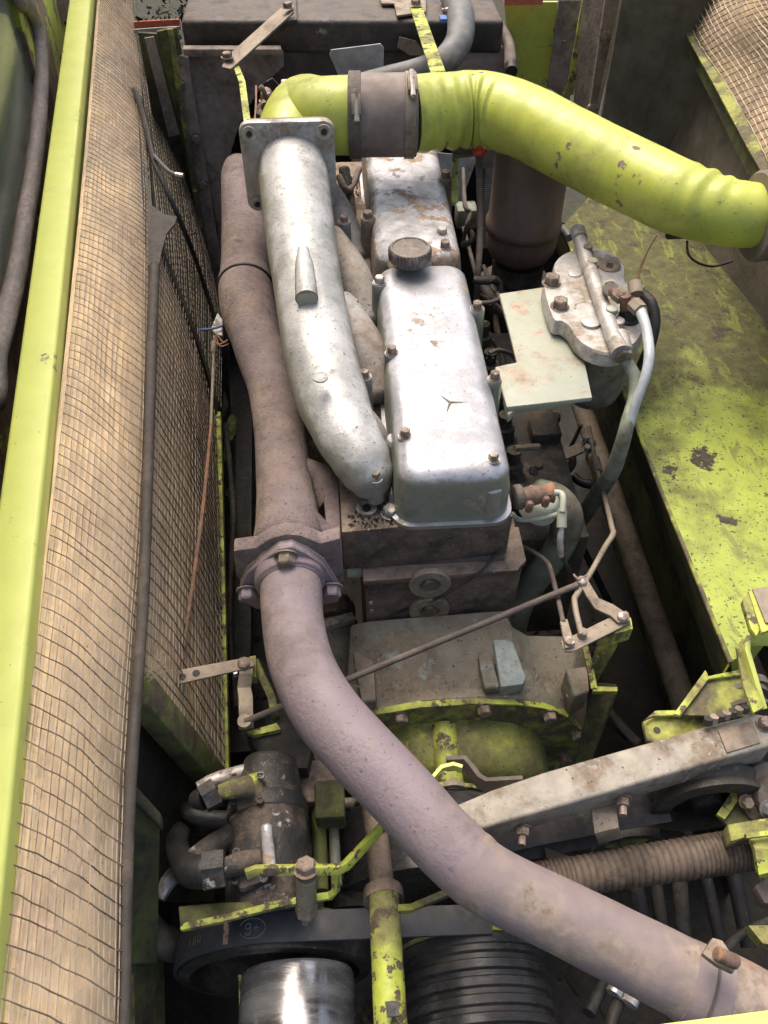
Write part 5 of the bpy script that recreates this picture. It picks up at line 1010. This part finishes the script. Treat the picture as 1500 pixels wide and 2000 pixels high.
for i, (x0, y0, x1, y1, w) in enumerate(((1236, 1700, 1275, 1900, 30), (1276, 1690, 1306, 1920, 26), (1325, 1690, 1345, 1960, 30), (1376, 1700, 1412, 1860, 24), (1430, 1690, 1462, 1850, 30), (1335, 1600, 1348, 1660, 22))):
    o = flat_tube([(x0, y0, -.62, w), (x1, y1, -.66, w)], 12, sub=1).obj('dark_post', 'soot'); tag(o, ['leftmost dark post under the ribbed hose', 'second dark post from the left under the ribbed hose', 'long dark post under the middle of the ribbed hose', 'slanting dark post under the right part of the ribbed hose', 'rightmost dark post under the end of the ribbed hose', 'thin dark post above the ribbed hose beside the green pulley'][i], 'post')
for i, q in enumerate(([(1150, 1980, -.5, 26), (1190, 1900, -.52, 26), (1235, 1850, -.55, 24)], [(1190, 2010, -.5, 26), (1218, 1930, -.52, 26), (1250, 1880, -.55, 24)])):
    o = flat_tube(q, 12).obj('hydraulic_hose', 'rubber_black'); tag(o, ('left' if i == 0 else 'right')+' of two black hoses with bright ends under the exhaust pipe tail', 'hose')
    MB().cyl(V(q[0][0]+48+i*-10, q[0][1]-38-i*10, -.50), V(q[0][0]+56-i*10, q[0][1]-56-i*10, -.50), .012, 12).obj('hose_ferrule', 'bare_metal', o)
# ================================================================== LOWER LEFT DRIVE
hp_ = thing('hydraulic_pump', 'greasy black cast hydraulic pump with flaking white patches at the lower left', 'hydraulic pump', V(520, 1620, -.5))
ZP = -.36
P, rr = TP([(528, 1484, ZP, 100), (526, 1530, ZP, 124), (526, 1572, ZP, 136)]); MB().tube(P, rr, 18, 3, flat=.92).obj('rear_housing', 'pump_black', hp_, bevel=.004, smooth=40)
P, rr = TP([(522, 1566, ZP, 152), (522, 1590, ZP, 160), (522, 1600, ZP, 156)]); MB().tube(P, rr, 16, 2, flat=.92).obj('clamp_section', 'pump_black', hp_, bevel=.003, smooth=40)
P, rr = TP([(524, 1596, ZP, 156), (526, 1660, ZP, 158), (526, 1720, ZP, 162)]); MB().tube(P, rr, 16, 2, flat=.92).obj('center_housing', 'pump_black', hp_, bevel=.004, smooth=40)
P, rr = TP([(522, 1712, ZP, 166), (526, 1780, ZP-.01, 176)]); MB().tube(P, rr, 10, 2, flat=.8).obj('front_housing', 'pump_black', hp_, bevel=.004, smooth=40)
MB().cyl(V(520, 1612, ZP+.068), V(528, 1700, ZP+.070), .009, 12, .003).obj('casting_rib', 'silver_worn', hp_)
def fitting(cx, cy_, m, z):
    o = V(cx, cy_, z); MB().cbox(o+Vector((.010, 0, -.016)), .045, .050, .020, Matrix.Rotation(.25, 3, 'Z')).obj('port_plate', m if m != 'rubber_black' else 'pump_black', hp_, bevel=.006)
    for dx, dy in ((-.014, .018), (.024, .018), (-.014, -.019), (.024, -.019)): MB().lathe(o+Vector((dx+.004, dy, -.004)), Zv, [(0, .0055), (.006, .0055), (.0062, .003), (.004, .003)], 12).obj('socket_bolt', 'pump_black', hp_)
fitting(470, 1540, 'lime_grime', -.30); fitting(475, 1690, 'pump_black', -.30)
el = thing('upper_hose_elbow', 'grimy yellow elbow union with black nut on top of the black pump', 'fitting', V(430, 1550, -.3))
P, rr = TP([(488, 1536, -.295, 46), (460, 1540, -.285, 40), (428, 1548, -.285, 30)]); MB().tube(P, rr, 18, 5, flat=.85).obj('elbow_body', 'lime_grime', el, smooth=60)
a, b = V(424, 1546, -.285), V(396, 1562, -.285); MB().lathe(a, b-a, [(0, .021), ((b-a).length, .020)], 6).obj('elbow_nut', 'pump_black', el, smooth=30)
a, b = V(398, 1560, -.285), V(374, 1562, -.29); MB().lathe(a, b-a, [(0, .016), ((b-a).length*.7, .013), ((b-a).length, .009)], 14).obj('elbow_tail', 'rubber_black', el)
P, rr = TP([(388, 1540, -.34, 26), (425, 1522, -.34, 30), (500, 1500, -.35, 26)]); MB().tube(P, rr, 12, 3).obj('pale_pipe', 'bolt_light', el)
P, rr = TP([(500, 1680, -.30, 46), (470, 1686, -.29, 44), (436, 1698, -.29, 40)]); el = thing('lower_hose_elbow', 'black elbow union and fat hose end on the lower side of the black pump', 'fitting', V(420, 1700, -.3))
MB().tube(P, rr, 18, 5).obj('elbow_body', 'pump_black', el, smooth=60)
a, b = V(440, 1696, -.285), V(398, 1702, -.285); MB().lathe(a, b-a, [(0, .0255), ((b-a).length, .0265)], 6).obj('elbow_nut', 'pump_black', el, smooth=30)
P, rr = TP([(402, 1702, -.29, 66), (372, 1700, -.30, 62), (352, 1672, -.34, 46), (346, 1640, -.40, 42), (362, 1618, -.46, 40), (400, 1612, -.5, 36)]); MB().tube(P, rr, 18, 6, cap='round').obj('hose_body', 'rubber_black', el, smooth=70)
P, rr = TP([(375, 1690, -.31, 54), (415, 1655, -.33, 50), (450, 1632, -.35, 46)]); MB().tube(P, rr, 16, 4).obj('hose_joint', 'pump_black', el, smooth=70)
h_ = flat_tube([(455, 1602, -.42, 36), (410, 1600, -.42, 36), (372, 1590, -.42, 36), (362, 1578, -.44, 30)], 14, cap='round').obj('pump_hose', 'rubber_black'); tag(h_, 'short black hose loop between the two pump fittings', 'hose')
h_ = flat_tube([(312, 1755, -.42, 22), (330, 1720, -.42, 32), (345, 1705, -.44, 34)], 14).obj('hose_with_sleeve', 'bare_metal'); tag(h_, 'short hose end with bright crimped sleeve left of the black pump', 'hose')
# yellow rod bracket
yb = thing('belt_guard_bracket', 'bright yellow bent strap bracket clamped over the black pump', 'bracket', V(600, 1700, -.26))
MB().bar([V(480, 1708, -.245), V(500, 1700, -.245), V(660, 1698, -.245), V(676, 1690, -.245), V(755, 1606, -.245)], .012, .009, Zv*.8+Yv*.6).obj('upper_strap', 'lime_chip', yb, bevel=.001)
MB().bar([V(656, 1700, -.262), V(656, 1738, -.29), V(644, 1750, -.30), V(600, 1756, -.30), V(540, 1768, -.31), V(440, 1794, -.32), V(355, 1812, -.33)], .009, .008, Zv).obj('lower_strap', 'lime_chip', yb)
MB().prism([V(x, y, -.325) for x, y in ((348, 1770), (430, 1762), (560, 1760), (600, 1758), (440, 1796), (352, 1812))], -Zv*.01).obj('base_plate', 'olive_grime', yb, bevel=.002)
a = V(598, 1704, -.255); b = V(598, 1762, -.30)
MB().cyl(a+Vector((0, -.005, 0)), b, .0135, 16, .001).obj('spacer_tube', 'steel_brown', yb)
MB().hexh(V(598, 1698, -.243), Yv*.4+Zv, .013, .012).obj('bolt', 'bolt', yb)
MB().lathe(b, (b-a), [(0, .015), (.018, .015), (.018, .008), (.034, .0075)], 6).obj('lock_nut', 'steel_brown', yb, smooth=30)
# big pulley under the pump with belt
PB = thing('pump_pulley', 'wide dark pump pulley carrying the flat black belt', 'pulley', VY(540, 1850, .22))
pc = Vector((V(540, 1850, -.55).x, 0, -.565)); pr_ = pc.x-V(344, 1850, -.5).x; pc.z = -.40-pr_; pc.y = V(600, 1808, -.40).y
MB().lathe(pc+Yv*.03, -Yv, [(0, pr_), (.055, pr_), (.057, pr_*.88), (.02, pr_*.85), (.02, pr_*.3), (.05, pr_*.28), (.05, .01)], 64).obj('pulley_wheel', 'black_grime', PB, smooth=30)
bt = thing('flat_belt', 'flat black drive belt with printed white marks crossing the lower left', 'belt', VY(600, 1810, .2))
bl = []; rb_ = pr_+.004
for i in range(17): a_ = math.radians(205-i*(205-84)/16); bl.append(pc+Vector((math.cos(a_)*rb_, .0, math.sin(a_)*rb_)))
endp = V(960, 1806, pc.z+rb_-.03); bl.append(Vector((endp.x, bl[-1].y, endp.z)))
MB().bar(bl, .040, .006, Yv).obj('belt_band', 'belt', bt, bevel=.001)
# printed marks follow the belt surface
def onbelt(deg, dy, h=.0036):
    a_ = math.radians(deg); return pc+Vector((math.cos(a_)*(rb_+h), dy, math.sin(a_)*(rb_+h)))
def stroke(pts, w, m='belt_ink', name='belt_mark'):
    mb = MB(); P = [onbelt(d, y) for d, y in pts]; mb.bar(P, w, .0004, Yv*.7+X*.7) if len(P) > 1 else None; return mb.obj(name, m, bt)
def ink_poly(pl, name, m='belt_ink'):  # polylines in (deg, dy)
    mb = MB()
    for pl_ in pl:
        for (a0, y0), (a1, y1) in zip(pl_[:-1], pl_[1:]):
            p, q_ = onbelt(a0, y0), onbelt(a1, y1); mb.tube([p, q_], [.0006, .0006], 4, 1)
    return mb.obj(name, m, bt)
def arc(cx, cy_, rx, ry, a0, a1, n=10): return [(cx+rx*math.cos(math.radians(a0+(a1-a0)*i/n)), cy_+ry*math.sin(math.radians(a0+(a1-a0)*i/n))) for i in range(n+1)]
k_ = math.degrees(1/rb_); gx = 97
ink_poly([arc(gx, 0, .018*k_, .013, 20, 340, 18)], 'mark_ring')
ink_poly([arc(gx+.006*k_, .003, .0035*k_, .0035, 0, 360, 10), [(gx+.0025*k_, .006), (gx+.0025*k_, -.006)]+arc(gx+.006*k_, -.006, .0035*k_, .003, 0, -180, 6), [(gx-.009*k_, .0), (gx-.002*k_, .0)], [(gx-.0055*k_, -.004), (gx-.0055*k_, .004)]], 'mark_letters')
d_ = 130
ink_poly([arc(d_, 0, .003*k_, .005, 0, 360, 8), arc(d_+.010*k_, .0025, .0026*k_, .0025, 0, 360, 8), arc(d_+.010*k_, -.0025, .003*k_, .0028, 0, 360, 8), [(d_+.02*k_, -.005), (d_+.02*k_, .005)]], 'mark_digits', 'rubber_brown')
lab_ = MB(); lab_.prism([onbelt(113.2, .016, .0030), onbelt(110.2, .016, .0030), onbelt(110.2, -.016, .0030), onbelt(113.2, -.016, .0030)], Zv*.0012); lab_.obj('belt_label', 'belt_label', bt)
# chrome drum
dc = VY(585, 1990, .0)
dz = -.48
P1 = V(472, 1882, dz); P2 = V(690, 1874, dz); rd_ = (P2.x-P1.x)/2
ce = Vector(((P1.x+P2.x)/2, 0, dz-.0))
dm = thing('steel_drum', 'polished steel drum with bright streak at the bottom centre left', 'drum', ce-Zv*rd_)
yd = V(580, 1870, dz+rd_).y
MB().lathe(Vector((ce.x, yd, dz)), -Yv, [(0, rd_*.96), (.006, rd_), (.25, rd_), (.256, rd_*.96)], 72).obj('drum_shell', 'drum_steel', dm, smooth=40)
MB().lathe(Vector((ce.x, yd-.262, dz)), -Yv, [(0, rd_*1.02), (.004, rd_*1.02), (.004, rd_*.3)], 48).obj('drum_rim', 'lime_chip', dm)
MB().bar([V(469, 1905, -.47), V(473, 2060, -.47)], .004, .006, X).obj('drum_edge', 'lime_chip', dm)
dm2 = thing('grooved_drum', 'black grooved belt drum with glossy rings right of the yellow post', 'drum', V(930, 1900, -.8))
Q1 = V(785, 1900, -.52); Q2 = V(1072, 1900, -.52); rg_ = (Q2.x-Q1.x)/2; cz_ = -.54; yg = V(930, 1822, cz_+rg_).y
prof = [(0, rg_*.95), (.0, rg_*1.03), (.012, rg_*1.03), (.014, rg_)]
y_ = .014
for k in range(5): prof += [(y_+.007, rg_*1.0), (y_+.010, rg_*.955), (y_+.016, rg_*.955), (y_+.019, rg_*1.0)]; y_ += .022
prof += [(y_+.012, rg_*1.0), (y_+.014, rg_*1.04), (y_+.028, rg_*1.04), (y_+.03, rg_*.9)]
MB().lathe(Vector(((Q1.x+Q2.x)/2, yg, cz_)), -Yv, prof, 80).obj('drum_shell', 'drum_black', dm2, smooth=35)
MB().lathe(Vector(((Q1.x+Q2.x)/2, yg+.002, cz_)), Yv, [(0, rg_*1.035), (.006, rg_*1.035)], 60).obj('drum_rim', 'lime_grime', dm2)
MB().lathe(Vector(((Q1.x+Q2.x)/2, yg-y_-.03, cz_)), -Yv, [(0, rg_*1.045), (.006, rg_*1.045), (.006, rg_*.3)], 60).obj('drum_rim', 'lime_chip', dm2)
dm3 = thing('rear_drum', 'dark belt drum half hidden behind the exhaust pipe bend', 'drum', V(800, 1700, -.7))
c = V(850, 1648, -.42); c.z = -.595; MB().lathe(c+Yv*.09, -Yv, [(0, .17), (.01, .175), (.03, .165), (.10, .165), (.12, .17), (.13, .12)], 64).obj('drum_shell', 'drum_black', dm3, smooth=35)
MB().lathe(c+Yv*.095, -Yv, [(0, .178), (.006, .178)], 56).obj('drum_rim', 'lime_chip', dm3)
# mixed posts
vp = thing('yellow_post', 'round yellow-green post with worn black patches at the bottom centre', 'post', V(755, 1900, -.35))
flat_tube([(750, 1748, -.30, 58), (755, 1850, -.30, 62), (766, 2060, -.30, 68)], 20, sub=3).obj('post_tube', 'lime_chip', vp)
MB().prism([V(x, y, -.262) for x, y in ((752, 1956), (778, 1954), (780, 1984), (756, 1986))], -Zv*.004).obj('worn_label', 'pump_black', vp)
up_ = thing('brown_post', 'brown round post above the yellow post, passing under the exhaust pipe', 'post', V(740, 1650, -.4))
flat_tube([(728, 1570, -.36, 46), (738, 1650, -.34, 46), (748, 1745, -.32, 48)], 18, sub=2).obj('post_tube', 'cast_brown', up_)
a, b = V(748, 1738, -.315), V(750, 1762, -.31); MB().lathe(a, b-a, [(0, .026), (.004, .027), ((b-a).length, .027)], 18).obj('post_collar', 'cast_brown', up_)
st_ = MB().bar([V(735, 1778, -.29), V(800, 1775, -.30), V(860, 1750, -.33), V(900, 1735, -.34)], .012, .008, Zv).obj('curved_strip', 'lime_grime'); tag(st_, 'curved mossy yellow strip from the post collar towards the exhaust pipe', 'strip')
lc = thing('gear_selector', 'grimy brown casting with two thin rods between pump and bell housing', 'casting', V(640, 1520, -.5))
MB().prism([V(x, y, -.42) for x, y in ((566, 1440), (590, 1425), (640, 1450), (650, 1500), (600, 1520), (566, 1490))], -Zv*.08).obj('upper_casting', 'cast_brown', lc, bevel=.006)
MB().cbox(V(618, 1540, -.42), .075, .07, .06).obj('lower_casting', 'cast_brown', lc, bevel=.006)
MB().cbox(V(645, 1572, -.40), .045, .06, .05).obj('rod_block', 'olive_grime', lc, bevel=.005)
MB().hexh(V(585, 1500, -.42), -Yv+Zv*.4, .012, .014).obj('bolt', 'bolt', lc)
MB().cyl(V(662, 1568, -.39), V(692, 1568, -.39), .008, 10).obj('cross_pin', 'bolt', lc)
flat_tube([(622, 1580, -.42, 30), (626, 1740, -.42, 32)], 14, sub=1).obj('selector_rod', 'olive_grime', lc)
flat_tube([(650, 1590, -.42, 20), (658, 1730, -.42, 22)], 12, sub=1).obj('selector_rod', 'sage_pipe', lc)
dk_ = MB().cyl(V(700, 1705, -.56), V(700, 1790, -.56), .055, 24); tag(dk_.obj('dark_cylinder', 'black_grime'), 'dark cylinder in shadow behind the yellow bracket and pump', 'cylinder')
# loose straw bits
ch_ = MB()
for _ in range(260):
    px, py, z = random.choice([(random.uniform(1180, 1490), random.uniform(480, 1250), ZK+.001), (random.uniform(780, 980), random.uniform(540, 900), .0015), (random.uniform(690, 1120), random.uniform(1220, 1360), -.33), (random.uniform(1180, 1480), random.uniform(600, 1250), ZK+.001)])
    o = V(px, py, z); a_ = random.uniform(0, 6.3)
    if abs(z-ZK) < .01 and o.x < xe+.02: continue
    L_ = random.uniform(.002, .012) if z < -.05 else random.uniform(.0008, .002); u = Vector((math.cos(a_), math.sin(a_), .02))*L_; w_ = Vector((-math.sin(a_), math.cos(a_), 0))*.0006
    ch_.add([o, o+u, o+u+w_, o+w_], [(0, 1, 2, 3)])
tag(ch_.obj('chaff', 'chaff'), kind='stuff')
# extra lines and loose bits seen in the gaps
extra = [
 ([(612, 880, -.28, 44), (640, 900, -.28, 40), (655, 925, -.3, 34)], 'black_grime', 'dark_elbow', 'dark greasy elbow in the gap between exhaust and intake manifolds', 'fitting'),
 ([(585, 870, -.4, 12), (610, 905, -.42, 12), (640, 945, -.45, 12)], 'frame_brown', 'gap_line', 'thin line crossing the gap above the exhaust port branch', 'pipe'),
 ([(662, 345, -.02, 14), (676, 372, -.04, 14), (690, 360, -.05, 12), (702, 330, -.05, 12)], 'frame_brown', 'heater_line', 'short brown curled line between the square flange and the farther rocker cover', 'pipe'),
 ([(672, 330, -.02, 22), (680, 380, -.06, 24), (684, 420, -.08, 24)], 'black_grime', 'fuel_injector', 'dark stubby injector body right of the square flange', 'injector'),
 ([(1048, 820, -.32, 8), (1030, 850, -.33, 8), (1010, 900, -.36, 8), (1004, 930, -.36, 8)], 'frame_brown', 'pump_line', 'thin brown line curving over the injection pump', 'pipe'),
 ([(1108, 905, -.5, 14), (1100, 960, -.55, 14), (1130, 1050, -.7, 14), (1200, 1200, -.9, 14)], 'rubber_black', 'floor_hose', 'black hose running down the dark gap behind the cranked rod', 'hose'),
 ([(1190, 1390, -.9, 18), (1215, 1420, -.9, 18), (1245, 1450, -.9, 18)], 'frame_brown', 'floor_tube', 'short brown tube in the dark gap above the box beam', 'tube'),
 ([(1100, 1470, -.9, 20), (1160, 1400, -.95, 20), (1230, 1440, -.95, 20)], 'black_grime', 'floor_cable', 'thick dark cable bending in the gap right of the bell housing', 'cable'),
 ([(700, 1290, -.40, 10), (690, 1350, -.42, 10), (700, 1400, -.44, 10)], 'black_grime', 'starter_cable', 'dark cable beside the starter cylinder', 'cable'),
 ([(600, 1560, -.5, 16), (590, 1640, -.5, 16), (596, 1700, -.5, 16)], 'rubber_black', 'pump_side_hose', 'slim black hose right of the hydraulic pump body', 'hose'),
 ([(690, 1560, -.6, 20), (700, 1640, -.62, 20), (720, 1700, -.62, 20)], 'black_grime', 'shadow_rod', 'dark rod in shadow left of the brown post', 'rod'),
 ([(440, 830, -.9, 12), (455, 1000, -.9, 12), (448, 1200, -.9, 12), (462, 1380, -.9, 12)], 'black_grime', 'gap_cable', 'long dark cable lying deep in the gap beside the green strip', 'cable'),
 ([(1080, 1740, -.6, 22), (1120, 1770, -.62, 22), (1180, 1780, -.65, 22), (1240, 1800, -.68, 22)], 'black_grime', 'under_hose', 'dark hose under the ribbed hose near the exhaust pipe', 'hose'),
 ([(1400, 1880, -.6, 18), (1440, 1830, -.6, 18), (1500, 1800, -.6, 18)], 'black_grime', 'corner_hose', 'dark hose beyond the exhaust clamp at the right edge', 'hose'),
]
for q, m, nm, lb_, ct_ in extra: tag(flat_tube(q, 12, cap='round').obj(nm, m), lb_, ct_)
sw_ = MB()
for _ in range(26):
    o = V(random.uniform(274, 300), random.uniform(1292, 1335), -.13); d = Vector((random.uniform(.2, 1), random.uniform(-.2, .8), random.uniform(.1, .5))).normalized()*random.uniform(.012, .035)
    sw_.tube([o, o+d*.5+Vector((0, .002, 0)), o+d], .0004, 4, 1)
tag(sw_.obj('straw_wisps', 'chaff'), kind='stuff')
# oily grit caught between the manifold and the rocker covers, and on the head
gr_ = MB()
for _ in range(1500):
    x = random.gauss(.055, .012); y = random.uniform(.86, 1.95)
    if random.random() < .25: x = random.uniform(0., .24); y = random.uniform(.83, .86)
    o = Vector((x, y, -.1045)); s = random.uniform(.0008, .0042); a_ = random.uniform(0, 6.3)
    u = Vector((math.cos(a_), math.sin(a_), random.uniform(-.2, .5)))*s; w_ = Vector((-math.sin(a_), math.cos(a_), random.uniform(-.2, .5)))*s*.7
    gr_.add([o, o+u, o+u+w_, o+w_, o+(u+w_)*.5+Zv*s], [(0, 1, 4), (1, 2, 4), (2, 3, 4), (3, 0, 4)])
tag(gr_.obj('oily_grit', 'black_grime', smooth=1), kind='stuff')
